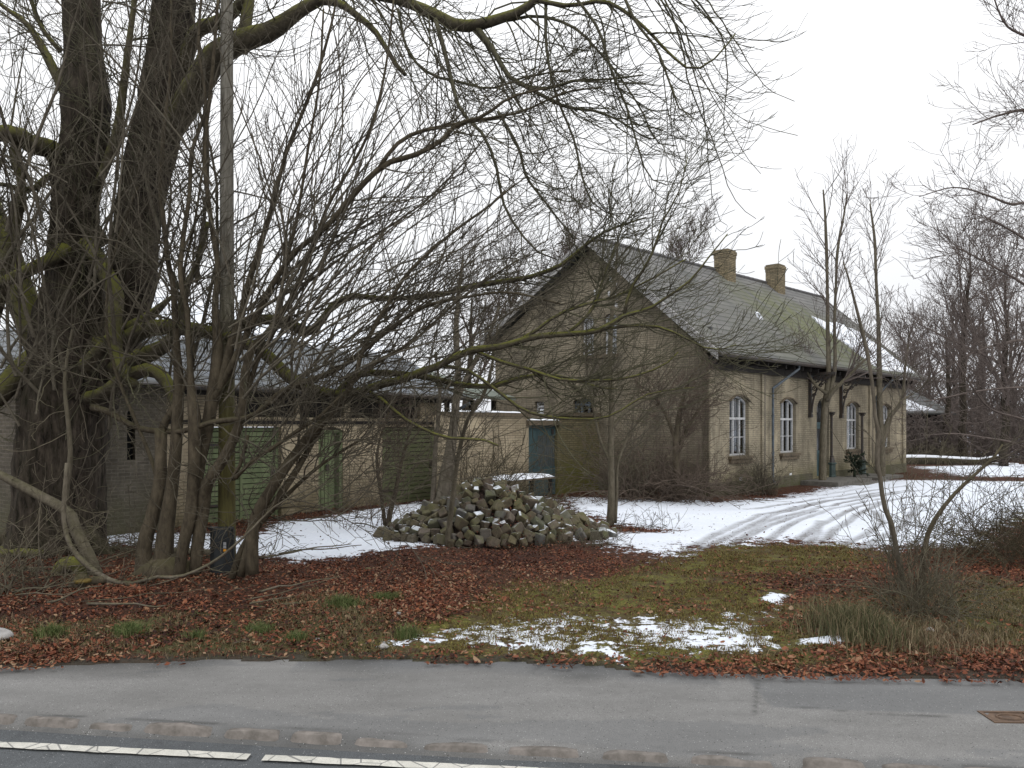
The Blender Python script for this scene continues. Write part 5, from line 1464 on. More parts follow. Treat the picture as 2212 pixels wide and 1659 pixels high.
twiggery(tw, rs, AW, AR, 11, (.35, 1.4), (.15, 0, .35), .0055, .0036, (20, 50), .07, 7, (.12, 1), 1, (.15, .5))
p5, r5 = spawn(rs, TP, TRr, 16, (.25, 1), (20, 60), (.8, 2.8), 11, .45, .012, (.15, 0, .35), .12, .3, rmin=.005)
tw.add(p5, np.maximum(r5, .0042), 5)
twiggery(tw, rs, p5, r5, 7, (.3, 1.1), (.1, 0, .4), .0055, .0036, (25, 60), .08, 7, (.1, 1), 1, (.12, .4))
# curly low thin shoots
p6, r6 = spawn(rs, TP, TRr, 10, (0, .5), (40, 95), (.5, 1.6), 12, .25, .007, (.1, -.3, -.1), .24, .4, rmin=.004)
tw.add(p6, np.maximum(r6, .004), 4); twiggery(tw, rs, p6, r6, 4, (.15, .5), (0, 0, .3), .005, .0036, (30, 70), .2, 6, (.2, 1))
tw.build('twigs', M_twig, sh_t)

# pale low branches sweeping along the ground at the left
pb = empty('fallen_branch', (-6.5, 10.4, 0), 'pale crooked branch sweeping low over the leaves in front of the pole', 'branch')
t_ = TB()
c1 = [(145, 1000, 10.7, 9), (138, 1117, 10.6, 10), (153, 1179, 10.5, 10), (183, 1216, 10.4, 12), (222, 1246, 10.3, 12), (259, 1260, 10.2, 10), (291, 1260, 10.2, 8), (345, 1246, 10.1, 8), (380, 1248, 10.1, 8), (419, 1236, 10, 7), (469, 1209, 10, 6.5), (518, 1169, 9.9, 5.5), (546, 1142, 9.9, 5), (600, 1090, 9.9, 4), (680, 1050, 9.9, 3)]
c2 = [(268, 1262, 10.2, 7), (295, 1268, 10.1, 6), (312, 1288, 10, 5), (330, 1310, 9.9, 3)]
c3 = [(222, 1246, 10.3, 8), (250, 1268, 10.2, 7), (290, 1275, 10.1, 5), (320, 1272, 10.1, 4)]
Pz = []
for i, c in enumerate((c1, c2, c3)):
    P, r = limb(c, wig=.004, rng=rs); t_.add(P[None], r[None], 8, True, .06, i); Pz.append(resample(P, r, 20))
t_.build('branch', M_pale, pb)
t2 = TB(); ZP = np.array([z[0] for z in Pz]); ZR = np.array([z[1] for z in Pz])
twiggery(t2, rs, ZP, ZR, 12, (.3, 1.1), (.2, -.1, .5), .006, .004, (30, 80), .2, 8, (.1, 1), 2, (.15, .4))
t2.build('twigs', M_pale, pb)
gb = empty('bent_trunk', ((200 - 1106) / F * 10.9, 10.9, 0), 'bent greenish young trunk leaning out of the big tree foot', 'trunk')
t_ = TB()
P, r = limb([(-10, 1020, 11.3, 16), (49, 1051, 11.2, 20), (99, 1078, 11.1, 21), (140, 1100, 11, 22), (155, 1115, 11, 23), (166, 1150, 10.9, 24), (187, 1190, 10.8, 25), (205, 1235, 10.8, 27), (212, 1262, 10.8, 30)], rng=rs); t_.add(P[None], r[None], 12, True, .04, 3)
P2, r2_ = limb([(158, 700, 11.3, 4), (140, 820, 11.1, 8), (150, 935, 11, 10), (152, 990, 11, 11), (145, 1050, 11, 11), (140, 1100, 11, 12)], rng=rs); t_.add(P2[None], r2_[None], 9, True, .05, 4)
t_.build('trunk', M_stem, gb)
t2 = TB(); q1 = [resample(P, r, 16), resample(P2, r2_, 16)]
q_, s_ = spawn(rs, np.array([a[0] for a in q1]), np.array([a[1] for a in q1]), 10, (0, 1), (40, 90), (.6, 2.0), 12, .4, .008, (0, -.2, .3), .2, .4, rmin=.004)
t2.add(q_, np.maximum(s_, .004), 5); twiggery(t2, rs, q_, s_, 5, (.2, .6), (0, 0, .2), .005, .0037, (30, 70), .2, 6)
t2.build('twigs', M_pale, gb)
# loose dead sticks among the leaves at the left
for i in range(26):
    x, y = rs.uniform(-20, 620), rs.uniform(1172, 1330)
    if i > 20: x, y = rs.uniform(100, 1700), rs.uniform(1400, 1440)
    g = GP(x, y); L_ = rs.uniform(.5, 1.6) * (.45 if i > 20 else 1); a = rs.uniform(-.7, .7); n = 9
    P = np.zeros((n, 3)); u = np.linspace(0, 1, n)
    P[:, 0] = g[0] + math.cos(a) * L_ * u; P[:, 1] = g[1] + math.sin(a) * L_ * u; P[:, 2] = .07 + rs.uniform(0, .25) * u * (i < 20)
    P += np.cumsum(rs.normal(0, .012, (n, 3)), axis=0)
    r = np.linspace(1, .4, n) * rs.uniform(.006, .018) * (.4 if i > 20 else 1)
    t_ = TB(); t_.add(P[None], r[None], 6, True); twiggery(t_, rs, P[None], r[None], 3, (.1, .4), (0, 0, .1), .004, .003)
    props(t_.build('dead_stick', M_pale if i % 2 else M_stem), 'thin dead stick lying on the leaf litter', 'stick', 'dead sticks on the ground')

# ---- other single trees
def sapling(name, ctrls, label, mat, seed, n1=14, L1=(.6, 1.8), up=.5, side=.0, mat2=None, n2=5, L2=(.25, .7), r1=.01, rm=.0045, ang=(20, 45), cat='tree', wig=.1, tr=(.35, 1), sec=1, sides=10, group=None):
    g = np.random.default_rng(seed)
    c = ctrls[0][0]; root = empty(name, (float((c[0] - 1106) / F * c[2]), float(c[2]), 0), label, cat, group)
    t_ = TB(); LS = []
    for i, k in enumerate(ctrls):
        P, r = limb(k, wig=.003, rng=g); t_.add(P[None], np.maximum(r, rm)[None], sides if r.max() > .03 else 6, True, .03, seed + i); LS.append(resample(P, r, 30))
    t_.build('trunk', mat, root)
    A_ = np.array([a[0] for a in LS]); B_ = np.array([a[1] for a in LS])
    t2 = TB()
    p, r = spawn(g, A_, B_, n1, tr, ang, L1, 10, .45, r1, (side, 0, up), wig, .35, rmin=rm * 1.15)
    t2.add(p, np.maximum(r, rm), 5)
    if n2: twiggery(t2, g, p, r, n2, L2, (side * .5, 0, up), rm * 1.2, rm * .9, (20, 50), wig * 1.2, 6, (.15, 1), sec, (L2[0] * .5, L2[1] * .5))
    t2.build('branches', mat2 or M_twig, root)
    return root
sapling('young_tree', [[(1318, 1142, 16.1, 18), (1321, 1060, 16.1, 15), (1320, 980, 16.1, 14), (1321, 900, 16.1, 13.5), (1322, 858, 16.1, 13), (1318, 780, 16.1, 12), (1322, 690, 16.1, 9), (1330, 600, 16.1, 6), (1335, 520, 16.1, 4)],
                       [(1321, 930, 16.1, 9), (1345, 895, 16.1, 8), (1400, 860, 16, 6), (1460, 840, 16, 5), (1540, 800, 15.9, 3)],
                       [(1320, 1000, 16.1, 8), (1300, 960, 16.1, 6), (1285, 900, 16.1, 5), (1270, 820, 16.1, 4), (1262, 740, 16.1, 3)],
                       [(1328, 1130, 16.2, 9), (1332, 1060, 16.2, 8), (1335, 1000, 16.2, 6), (1365, 930, 16.2, 5), (1410, 880, 16.2, 3)]],
        'slim young tree in the snow right of the stone heap', M_stem, 31, 15, (.8, 2.0), .3, 0, M_twig, 5, (.3, .9))
sapling('young_tree', [[(966, 1186, 13.4, 14), (970, 1140, 13.4, 12), (977, 1080, 13.4, 11), (985, 1010, 13.4, 10), (997, 950, 13.4, 9), (1012, 900, 13.4, 8), (1040, 860, 13.4, 8), (1060, 800, 13.4, 6), (1075, 700, 13.4, 4)]],
        'thin leaning sapling growing in front of the stone heap', M_stem, 32, 20, (.6, 1.6), .2, .1, M_twig, 4)
sapling('young_tree', [[(838, 1142, 15.8, 14), (842, 1110, 15.8, 11), (855, 1060, 15.8, 9), (862, 1020, 15.8, 9), (880, 950, 15.8, 6), (900, 880, 15.8, 4)],
                       [(832, 1140, 15.8, 9), (825, 1080, 15.8, 8), (815, 1010, 15.8, 7), (818, 960, 15.8, 5), (840, 890, 15.8, 4)]],
        'small forked sapling at the left end of the stone heap', M_stemr, 33, 18, (.5, 1.5), .25, 0, M_brush, 4)
sapling('leaning_tree', [[(955, 1100, 17.6, 38), (962, 1040, 17.6, 30), (972, 980, 17.6, 24), (980, 920, 17.6, 19), (985, 870, 17.6, 17), (990, 800, 17.7, 14), (985, 720, 17.8, 13), (990, 640, 17.9, 8), (1000, 560, 18, 5)],
                         [(934, 1090, 17.6, 12), (938, 1030, 17.6, 11), (940, 970, 17.6, 10), (947, 900, 17.6, 9), (950, 850, 17.6, 7), (940, 760, 17.6, 5)],
                         [(985, 870, 17.6, 14), (1010, 810, 17.7, 10), (1050, 740, 17.8, 8), (1080, 660, 17.9, 5)]],
        'pale trunk leaning behind the stone heap beside the olive garage door', M_pale, 34, 16, (.8, 2.4), .3, .1, M_twig, 5, (.3, .9))
sapling('house_tree', [[(1777, 1052, 27.6, 18), (1777, 1000, 27.6, 15), (1779, 930, 27.6, 14), (1782, 880, 27.6, 14), (1786, 862, 27.6, 17), (1790, 800, 27.6, 11), (1788, 700, 27.6, 8), (1787, 620, 27.6, 6.5), (1785, 540, 27.6, 7), (1782, 460, 27.6, 5), (1778, 410, 27.6, 3)],
                       [(1789, 862, 27.5, 10), (1803, 800, 27.5, 8), (1803, 700, 27.5, 6.5), (1806, 620, 27.5, 5.5), (1810, 540, 27.5, 6), (1822, 470, 27.5, 4), (1830, 420, 27.5, 3)],
                       [(1786, 865, 27.5, 11), (1800, 845, 27.4, 9), (1830, 815, 27.3, 7), (1870, 775, 27.2, 4)],
                       [(1786, 850, 27.5, 8), (1760, 830, 27.6, 6), (1735, 790, 27.7, 4)]],
        'slim grey tree forking in front of the house door', M_stem, 35, 18, (1.6, 3.6), .25, 0, M_twigf, 7, (.5, 1.4), .016, .007, (18, 42), wig=.06)
sapling('house_tree', [[(1905, 1034, 30.5, 15), (1905, 960, 30.5, 13), (1901, 880, 30.5, 12), (1900, 800, 30.5, 11), (1898, 700, 30.5, 8), (1893, 600, 30.5, 6), (1890, 520, 30.5, 6), (1880, 440, 30.5, 3)],
                       [(1904, 960, 30.5, 12), (1920, 905, 30.4, 10), (1948, 865, 30.3, 7), (1955, 800, 30.2, 5), (1965, 720, 30.1, 3)]],
        'slim grey tree in front of the last house window', M_stem, 36, 24, (1.4, 3.2), .3, 0, M_twigf, 7, (.5, 1.3), .015, .0075, (18, 42), wig=.06)
sapling('broken_sapling', [[(1955, 1300, 9.6, 12), (1946, 1240, 9.6, 11), (1935, 1180, 9.6, 11), (1922, 1120, 9.6, 11), (1908, 1090, 9.6, 10), (1903, 1045, 9.6, 9), (1896, 1010, 9.6, 9.5), (1893, 985, 9.6, 12), (1898, 940, 9.6, 9), (1890, 900, 9.6, 8), (1886, 850, 9.6, 7), (1876, 780, 9.6, 8), (1860, 710, 9.6, 7), (1845, 650, 9.6, 5.5), (1832, 600, 9.6, 4), (1820, 565, 9.6, 2.5)],
                          [(1893, 985, 9.6, 8), (1912, 950, 9.6, 6), (1925, 905, 9.6, 5), (1940, 870, 9.6, 3.5), (1975, 850, 9.6, 2.5)]],
        'crooked sapling with dark torn bark leaning left out of the roadside thicket', M_pale, 37, 7, (.3, .9), .3, 0, M_twig, 3, (.15, .4), .006, .0036)
sapling('leaning_pole_stem', [[(1990, 1300, 9.4, 14), (1995, 1200, 9.4, 12), (2010, 1140, 9.4, 10), (2050, 1080, 9.4, 8), (2100, 1030, 9.4, 7), (2150, 985, 9.4, 5), (2165, 960, 9.4, 3)]],
        'bare reddish stem leaning right out of the roadside thicket', M_stemr, 38, 8, (.4, 1.0), .4, 0, M_twig, 3, (.15, .5), .006, .0036)

# bare deciduous trees further off
def far_tree(label, x, yb, Y, hgt, spread, seed, rt=.22, n1=14, n2=12, n3=8, rm=.012, name='bare_tree', group=None, mat=None, up=.55, fork=.3):
    g = np.random.default_rng(seed)
    X = (x - 1106) / F * Y
    root = empty(name, (X, Y, 0), label, 'tree', group)
    n = 14; P = np.zeros((1, n, 3)); u = np.linspace(0, 1, n)
    P[0, :, 0] = X + np.cumsum(g.normal(0, .05 * hgt / 10, n)); P[0, :, 1] = Y + np.cumsum(g.normal(0, .05, n)); P[0, :, 2] = -.1 + u * hgt * .82
    r = (rt * (1 - u) ** .8 + rm)[None]
    t_ = TB(); t_.add(P, r, 8, True, .04, seed); t_.build('trunk', mat or M_bark, root)
    t2 = TB()
    p, q = spawn(g, P, r, n1, (fork, 1), (20, 55), (spread * .8, spread * 1.5), 9, .55, rt * .5, (0, 0, up), .08, .3, rmin=rm * 1.5); t2.add(p, np.maximum(q, rm), 4)
    p, q = spawn(g, p, q, n2, (.15, 1), (20, 55), (spread * .3, spread * .65), 7, .5, rt * .2, (0, 0, up * .8), .11, .4, rmin=rm * 1.1); t2.add(p, np.maximum(q, rm * .9), 3)
    if n3: p, q = spawn(g, p, q, n3, (.15, 1), (20, 60), (spread * .12, spread * .3), 5, .6, rm, (0, 0, up * .6), .13, .6, rmin=rm * .8); t2.add(p, q, 3)
    t2.build('crown', M_twigf, root)
    return root
far_tree('round crowned bare tree rising over the roof left of the first chimney', 1490, 950, 62, 19.0, 5.0, 51, n1=22, n2=14, n3=9, rm=.02, up=.7)
far_tree('bare tree rising behind the house gable peak', 1225, 950, 58, 21.0, 4.5, 52, n1=20, n2=12, n3=8, rm=.02)
far_tree('bare tree standing behind the left yard wall', 1010, 950, 34, 10, 3, 53, n1=16, n2=10, n3=7, rm=.012)
far_tree('bare tree behind the yard wall near the gable', 1090, 950, 40, 13, 3.4, 54, n1=16, n2=10, n3=7, rm=.013)
far_tree('tall bare tree with two dark boles at the right beyond the snow', 2085, 960, 44, 15.5, 4.6, 55, n1=20, n2=11, n3=6, rm=.012)
far_tree('dark bare tree left of the tallest one at the right', 2035, 960, 47, 9.5, 4, 56, n1=16, n2=9, n3=5, rm=.013)
far_tree('dark bare tree at the right frame edge beyond the log', 2165, 960, 40, 12, 4.6, 57, n1=18, n2=10, n3=6, rm=.012)
far_tree('low bushy bare tree behind the far outhouse', 1975, 960, 60, 10, 4, 58, n1=18, n2=10, n3=6, rm=.018)
for i, (x, Y, h) in enumerate(((2010, 66, 11), (2060, 62, 13), (2130, 58, 14), (2190, 64, 15), (2240, 55, 15), (1960, 72, 9), (2110, 70, 16), (2160, 52, 10))):
    far_tree('bare tree in the brown wood behind the fallen log', x, 950, Y, h, 4.2, 70 + i, n1=13, n2=8, n3=5, rm=.017, name='wood_tree', group='trees of the brown wood at the right', fork=.1)
# big tree outside the frame at the right, its twigs hang in
rt_ = np.random.default_rng(81)
rtree = empty('roadside_tree', ((2420 - 1106) / F * 17, 17, 0), 'bare tree whose branches reach in from the right edge of the picture', 'tree')
t_ = TB()
RL = [[(2420, 1150, 17, 90), (2400, 900, 17, 80), (2380, 600, 17, 70), (2360, 300, 17, 55), (2340, 0, 17, 40), (2330, -200, 17, 25)]]
P, r = limb(RL[0]); t_.add(P[None], r[None], 14, True, .06, 1); t_.build('trunk', M_bark, rtree)
RB = [[(2380, 560, 17, 22), (2300, 470, 16.6, 14), (2230, 440, 16.3, 10), (2180, 440, 16, 8), (2130, 420, 15.8, 6), (2060, 405, 15.6, 4), (1985, 425, 15.5, 2.5)],
      [(2360, 330, 17, 22), (2290, 270, 16.6, 14), (2220, 240, 16.3, 10), (2160, 250, 16, 7), (2100, 270, 15.8, 4)],
      [(2350, 200, 17, 18), (2280, 120, 16.6, 12), (2220, 80, 16.3, 9), (2170, 50, 16, 6), (2140, -20, 15.8, 4)],
      [(2390, 760, 17, 20), (2320, 680, 16.6, 14), (2250, 640, 16.2, 10), (2190, 600, 16, 8), (2120, 560, 15.8, 5), (2060, 530, 15.6, 3)],
      [(2390, 860, 17, 18), (2300, 830, 15.5, 12), (2210, 832, 14.8, 7), (2130, 838, 14.4, 6), (2060, 850, 14, 5), (2000, 862, 13.8, 3)],
      [(2400, 950, 17, 18), (2300, 940, 15.5, 12), (2210, 905, 14.6, 7), (2140, 880, 14.3, 6), (2080, 800, 14, 5), (2040, 740, 13.8, 3)],
      [(2400, 1000, 17, 18), (2300, 1010, 15.5, 12), (2200, 960, 14.8, 8), (2130, 945, 14.4, 6), (2060, 935, 14, 4), (1990, 940, 13.8, 3)],
      [(2380, 640, 17, 20), (2310, 560, 16.6, 12), (2250, 540, 16.2, 9), (2190, 500, 16, 7), (2130, 470, 15.8, 4)],
      [(2400, 800, 17, 16), (2320, 770, 16, 12), (2230, 740, 15.5, 8), (2160, 745, 15, 6), (2090, 770, 14.6, 4), (2020, 810, 14.3, 3)]]
t2 = TB(); LS = []
for i, k in enumerate(RB):
    P, r = limb(k, wig=.01, rng=rt_); r = r * .7; t2.add(P[None], r[None], 7, True, .03, i); LS.append(resample(P, r, 24))
A_ = np.array([a[0] for a in LS]); B_ = np.array([a[1] for a in LS])
p, q = spawn(rt_, A_, B_, 15, (.2, 1), (20, 60), (.7, 2.6), 10, .5, .009, (-.15, 0, .3), .12, .35, rmin=.0055); t2.add(p, np.maximum(q, .0048), 4)
twiggery(t2, rt_, p, q, 8, (.3, 1.2), (-.1, 0, .35), .0052, .004, (25, 60), .13, 6, (.1, 1), 2, (.15, .45))
t2.build('branches', M_twigf, rtree)

# ---- thickets and shrubs
def thicket(name, label, cx, cy, wx, wy, n, L, mat, seed, ang=(50, 130), r0=.008, rm=.0045, n2=6, L2=(.2, .8), bow=1.5, K=11, cat='shrub', leanx=0.0, group=None, sec=1, wig=.06):
    g = np.random.default_rng(seed)
    root = empty(name, (cx, cy, 0), label, cat, group)
    out = np.empty((n, K, 3)); a = np.radians(g.uniform(ang[0], ang[1], n)); b = g.uniform(0, 2 * np.pi, n)
    out[:, 0, 0] = cx + g.uniform(-1, 1, n) * wx; out[:, 0, 1] = cy + g.uniform(-1, 1, n) * wy; out[:, 0, 2] = -.02
    d = np.stack([np.cos(a) + leanx, g.normal(0, .3, n), np.abs(np.sin(a))], 1); d /= np.linalg.norm(d, axis=1, keepdims=True)
    ln = g.uniform(L[0], L[1], n) / (K - 1); bw = g.normal(0, bow, (n, 3)) / K; bw[:, 2] -= bow * .35 / K
    for k in range(1, K):
        d = d + bw + g.normal(0, wig, (n, 3)); d /= np.linalg.norm(d, axis=1, keepdims=True); out[:, k] = out[:, k - 1] + d * ln[:, None]
        out[:, k, 2] = np.maximum(out[:, k, 2], .03)
    rad = g.uniform(.6, 1.2, n)[:, None] * r0 * np.linspace(1, .4, K)[None]
    t_ = TB(); t_.add(out, np.maximum(rad, rm), 4)
    t_.build('stems', mat, root)
    if n2:
        t2 = TB(); twiggery(t2, g, out, rad, n2, L2, (0, 0, .2), rm * 1.1, rm * .85, (25, 70), .16, 6, (.1, 1), sec, (L2[0] * .5, L2[1] * .5)); t2.build('twigs', mat, root)
    return root
p = lambda x, Y: ((x - 1106) / F * Y)
thicket('bramble_thicket', 'dark tangled thicket of bare shrubs against the house gable', p(1440, 21.6), 21.6, 1.15, .55, 140, (1.0, 3.3), M_brush, 101, (30, 150), .012, .0065, 8, (.3, 1.1), 2.2)
thicket('bramble_thicket', 'taller bare shrub left of the dark tangle at the gable', p(1350, 21.8), 21.8, .4, .4, 34, (1.5, 3.6), M_stem, 102, (60, 120), .014, .006, 7, (.3, 1.1), 1.0)
sapling('gable_bush', [[(1462, 1068, 21.5, 16), (1460, 960, 21.5, 14), (1470, 880, 21.5, 10), (1490, 820, 21.5, 6), (1520, 780, 21.5, 4)], [(1455, 1065, 21.5, 10), (1470, 960, 21.5, 9), (1500, 900, 21.5, 7), (1535, 850, 21.5, 4)], [(1462, 970, 21.5, 8), (1440, 900, 21.5, 6), (1400, 840, 21.5, 4)]],
        'bushy bare tree rising from the thicket by the house corner', M_stemr, 103, 26, (.6, 1.7), .1, .1, M_brush, 9, (.3, .8), .01, .006, (25, 70), wig=.15)
thicket('twiggy_shrub', 'upright tan twiggy shrub under the house downpipe', p(1650, 23.8), 23.8, .35, .25, 70, (.7, 1.9), M_pale, 104, (68, 112), .009, .006, 4, (.2, .6), .6)
thicket('twiggy_shrub', 'small upright bare shrub under the first house window', p(1595, 23.2), 23.2, .3, .2, 26, (.3, .9), M_stem, 105, (60, 120), .006, .005, 4, (.15, .4), .8)
thicket('stem_clump', 'clump of thin leaning bare stems behind the stone heap', p(1030, 17.6), 17.6, .55, .4, 60, (1.0, 3.0), M_stemr, 106, (45, 95), .011, .005, 6, (.3, 1.0), .6)
thicket('stem_clump', 'thin bare stems in front of the plank table', p(1130, 18.4), 18.4, .7, .3, 60, (.4, 1.5), M_stem, 107, (50, 120), .007, .0045, 4, (.2, .6), 1.0)
thicket('stem_clump', 'sparse thin shoots at the left of the stone heap', p(800, 15.6), 15.6, .9, .4, 34, (.6, 2.2), M_brush, 108, (50, 120), .006, .0042, 5, (.2, .7), .9)
thicket('weed_clump', 'low dry weeds at the right foot of the stone heap', p(1190, 13.6), 13.6, 1.3, .35, 170, (.15, .55), M_pale, 109, (40, 140), .004, .0032, 2, (.1, .25), 1.6, cat='weeds', K=7)
thicket('weed_clump', 'short bare shoots in the snow right of the slim young tree', p(1390, 16.0), 16.0, .6, .3, 26, (.2, .8), M_stemr, 110, (30, 150), .005, .0036, 4, (.1, .4), 1.4, cat='weeds', K=8)
thicket('roadside_shrub', 'tall spiny upright shoots of the roadside thicket at the right', p(1975, 9.5), 9.5, .32, .22, 30, (1.2, 2.4), M_stem, 111, (68, 112), .0075, .004, 12, (.08, .35), .35, sec=0)
thicket('roadside_shrub', 'dense brown lower brush of the roadside thicket at the right', p(1985, 8.6), 8.5, .30, .28, 70, (.35, 1.6), M_stem, 112, (50, 130), .0055, .0032, 8, (.12, .5), 1.8, wig=.12)
thicket('edge_shrub', 'dark bristly shrub at the right edge above the grass', p(2240, 12.2), 12.2, 1.0, .8, 170, (.7, 2.1), M_stemr, 113, (60, 175), .005, .0036, 6, (.2, .7), 1.0, leanx=-.35)
thicket('undergrowth', 'brown undergrowth beneath the trees behind the fallen log', p(2120, 46), 46.5, 6.5, 1.6, 380, (1.2, 4.5), M_twigf, 114, (50, 130), .018, .013, 7, (.6, 2.0), 1.3)
thicket('undergrowth', 'dense brown brushwood filling the gap below the wood at the right', p(2110, 54), 54, 8.5, 2.5, 520, (3.0, 8.5), M_twigf, 119, (55, 125), .022, .015, 9, (.8, 3.0), .9)
thicket('undergrowth', 'pale dry weeds in front of the far outhouse', p(2000, 43), 43.5, 2.6, .8, 240, (.6, 1.7), M_pale, 115, (55, 125), .012, .012, 4, (.2, .6), 1.2, cat='weeds')
thicket('undergrowth', 'bare scrub between the old tree and the left wall', p(230, 12.6), 12.4, 1.2, .4, 60, (.5, 1.6), M_stem, 116, (30, 150), .006, .004, 5, (.2, .6), 1.8)
thicket('left_scrub', 'pale dead scrub at the left edge before the old tree', p(20, 9.8), 9.8, .5, .4, 46, (.5, 1.9), M_pale, 117, (20, 150), .009, .0045, 7, (.15, .6), 2.2)
sapling('porch_fir', [[(1846, 1030, 29.6, 6), (1846, 1005, 29.6, 5), (1848, 985, 29.6, 3)]], 'small dark green bush between the two iron columns', simple('dark_green_needles', (.03, .045, .025), (.015, .02, .012), 9), 118, 26, (.3, .7), -.2, 0, simple('dark_needles', (.035, .05, .03), (.015, .02, .012), 9), 14, (.08, .2), .02, .016, (50, 90), cat='bush', tr=(.1, 1))
# ---------------------------------------------------------------- wooden pole with cable guard
px_, py_ = (490 - 1106) / F * 11.15, 11.15
pole = empty('utility_pole', (px_, py_, 0), 'weathered wooden utility pole, grey above and algae green below, among the stems', 'pole')
def polemat():
    m = Mat('pole_wood', .9, .15)
    n = m.noise(6, 6, .75, stretch=(4, 4, .5)); z = m.sepz()[2]
    c = m.mix(m.mapr(n, .35, .65), (.10, .092, .075), (.26, .245, .21))
    g = m.mix(m.mapr(n, .35, .65), (.065, .057, .028), (.125, .115, .042))
    c = m.mix(m.mapr(m.math('ADD', z, m.mapr(n, .3, .7, -.5, .5)), 2.2, 4.6, 1, 0), c, g)
    m.col(c); m.bump(n, .6, .01); return m.m
mb = MB(); mb.lathe((px_, py_, 0), [(.125, -.1), (.122, .5), (.108, 2.5), (.094, 5), (.078, 9.5), (.076, 11)], 20)
mb.build('shaft', polemat(), pole, smooth=True)
gx_, gy_ = (480 - 1106) / F * 11.02, 11.0
mb = MB(); w = .155
fr = (Vector((gx_, gy_, 0)), Vector((1, 0, 0)), Vector((0, 1, 0)), UP)
prof = [(-w, .02), (-w + .02, -.07), (-.06, -.115), (.06, -.115), (w - .02, -.07), (w, .02)]
vs = []
n = len(prof)
for z in (0, .66):
    for (a, b) in prof: vs.append((gx_ + a, gy_ + b, z))
fs = [(i, i + 1, n + i + 1, n + i) for i in range(n - 1)] + [tuple(range(n, 2 * n))]
mb.add(vs, fs)
mb.box(fr, -w - .008, w + .008, -.085, .03, .6605, .69)
mb.box(fr, w - .012, w + .012, .0, .04, .0, .66)
gd = mb.build('cable_guard', simple('black_plastic', (.028, .032, .034), (.018, .02, .022), 5, .6, spec=.3), pole)
lab = MB(); ly = -.1185
fl = (Vector((gx_ + .062, gy_, 0)), Vector((1, 0, 0)), Vector((0, 1, 0)), UP)
lab2 = MB()
def q(mb_, x0, x1, z0, z1, y): mb_.add([(gx_ + x0, gy_ + y, z0), (gx_ + x1, gy_ + y, z0), (gx_ + x1, gy_ + y, z1), (gx_ + x0, gy_ + y, z1)], [(0, 1, 2, 3)])
mb = MB(); mb.box(fr, .065, .115, -.128, -.1165, .36, .50); lb = mb.build('label_plate', M_black, gd)
mb = MB(); q(mb, .069, .111, .45, .494, -.1285); q(mb, .069, .111, .41, .446, -.1285); q(mb, .069, .111, .405, .4075, -.1285); mb.build('grey_field', simple('label_grey', (.32, .33, .34), (.25, .26, .27), 30), lb)
mb = MB(); q(mb, .069, .111, .365, .40, -.1285); mb.build('orange_field', simple('label_orange', (.65, .28, .02), (.5, .2, .02), 30), lb)

# ---------------------------------------------------------------- heap of old granite setts
def settmat():
    m = Mat('granite_sett', .92, .2)
    oi = m.N('ShaderNodeObjectInfo').outputs['Random']
    n = m.noise(14, 5, .65)
    r = m.N('ShaderNodeValToRGB'); cr = r.color_ramp
    cr.elements[0].color = (.11, .085, .065, 1); cr.elements[1].color = (.15, .155, .15, 1)
    for p_, c_ in ((.3, (.165, .14, .08, 1)), (.5, (.11, .115, .08, 1)), (.75, (.17, .13, .10, 1))): e = cr.elements.new(p_); e.color = c_
    m.L(oi, r.inputs[0])
    c = m.mix(m.mapr(n, .3, .7, .0, .6), r.outputs[0], (.05, .045, .038))
    mo = m.math('MULTIPLY', m.mapr(m.noise(4, 4, .6, w=3), .42, .6), m.mapr(m.normz(), -.2, .8))
    c = m.mix(m.math('MULTIPLY', mo, .6), c, (.085, .09, .03))
    # snow that stayed on some upward faces
    sn = m.math('MULTIPLY', m.mapr(m.normz(), .80, .93), m.mapr(m.noise(2.6, 4, .55, w=7), .505, .56))
    c = m.mix(sn, c, (.72, .76, .82))
    m.col(c); m.bump(n, .5, .015); return m.m
M_sett = settmat()
gs = np.random.default_rng(5)
proto = []
import bmesh
for k in range(14):
    bm = bmesh.new(); bmesh.ops.create_cube(bm, size=1.0)
    for v in bm.verts:
        v.co += Vector(gs.normal(0, .095, 3)); 
        if v.co.z < 0: v.co.x *= .80; v.co.y *= .80
    bmesh.ops.bevel(bm, geom=bm.edges[:], offset=.15, segments=3, profile=.5, affect='EDGES')
    for v in bm.verts: v.co += v.normal * float(gs.normal(0, .010))
    me = bpy.data.meshes.new('granite_sett'); bm.to_mesh(me); bm.free()
    me.materials.append(M_sett); proto.append(me)
def heap_h(x, y):
    """heap profile in world coordinates"""
    yc = 14.85
    X = [-2.6, -2.4, -2.15, -1.75, -1.35, -.92, -.57, -.05, .35, .75, 1.15, 1.5, 2.1]
    Z = [.0, .10, .24, .44, .60, .90, 1.03, .88, .72, .56, .34, .22, .0]
    z = float(np.interp(x, X, Z))
    wy = (1.65 if y < yc else 1.0) * (.35 + .65 * min(1, z / .9))
    return z * max(0.0, 1 - (abs(y - yc) / wy) ** 1.35) + .02
pos = []
placed = []
def try_place(x, y, z, s):
    for (a, b, c_, r_) in placed:
        if (a - x) ** 2 + (b - y) ** 2 + (c_ - z) ** 2 < ((r_ + s) * .40) ** 2 * 1.5: return False
    placed.append((x, y, z, s)); return True
cnt = 0; tries = 0
while cnt < 290 and tries < 30000:
    tries += 1
    x = gs.uniform(-2.5, 2.1); y = gs.uniform(13.2, 15.9)
    h = heap_h(x, y)
    if h < .07: continue
    if h < .03 and not (13.5 < y < 15): continue
    s = float(np.clip(gs.lognormal(-1.78, .24), .10, .27))
    z = h + .02
    if try_place(x, y, z, s): cnt += 1
print('setts', cnt)
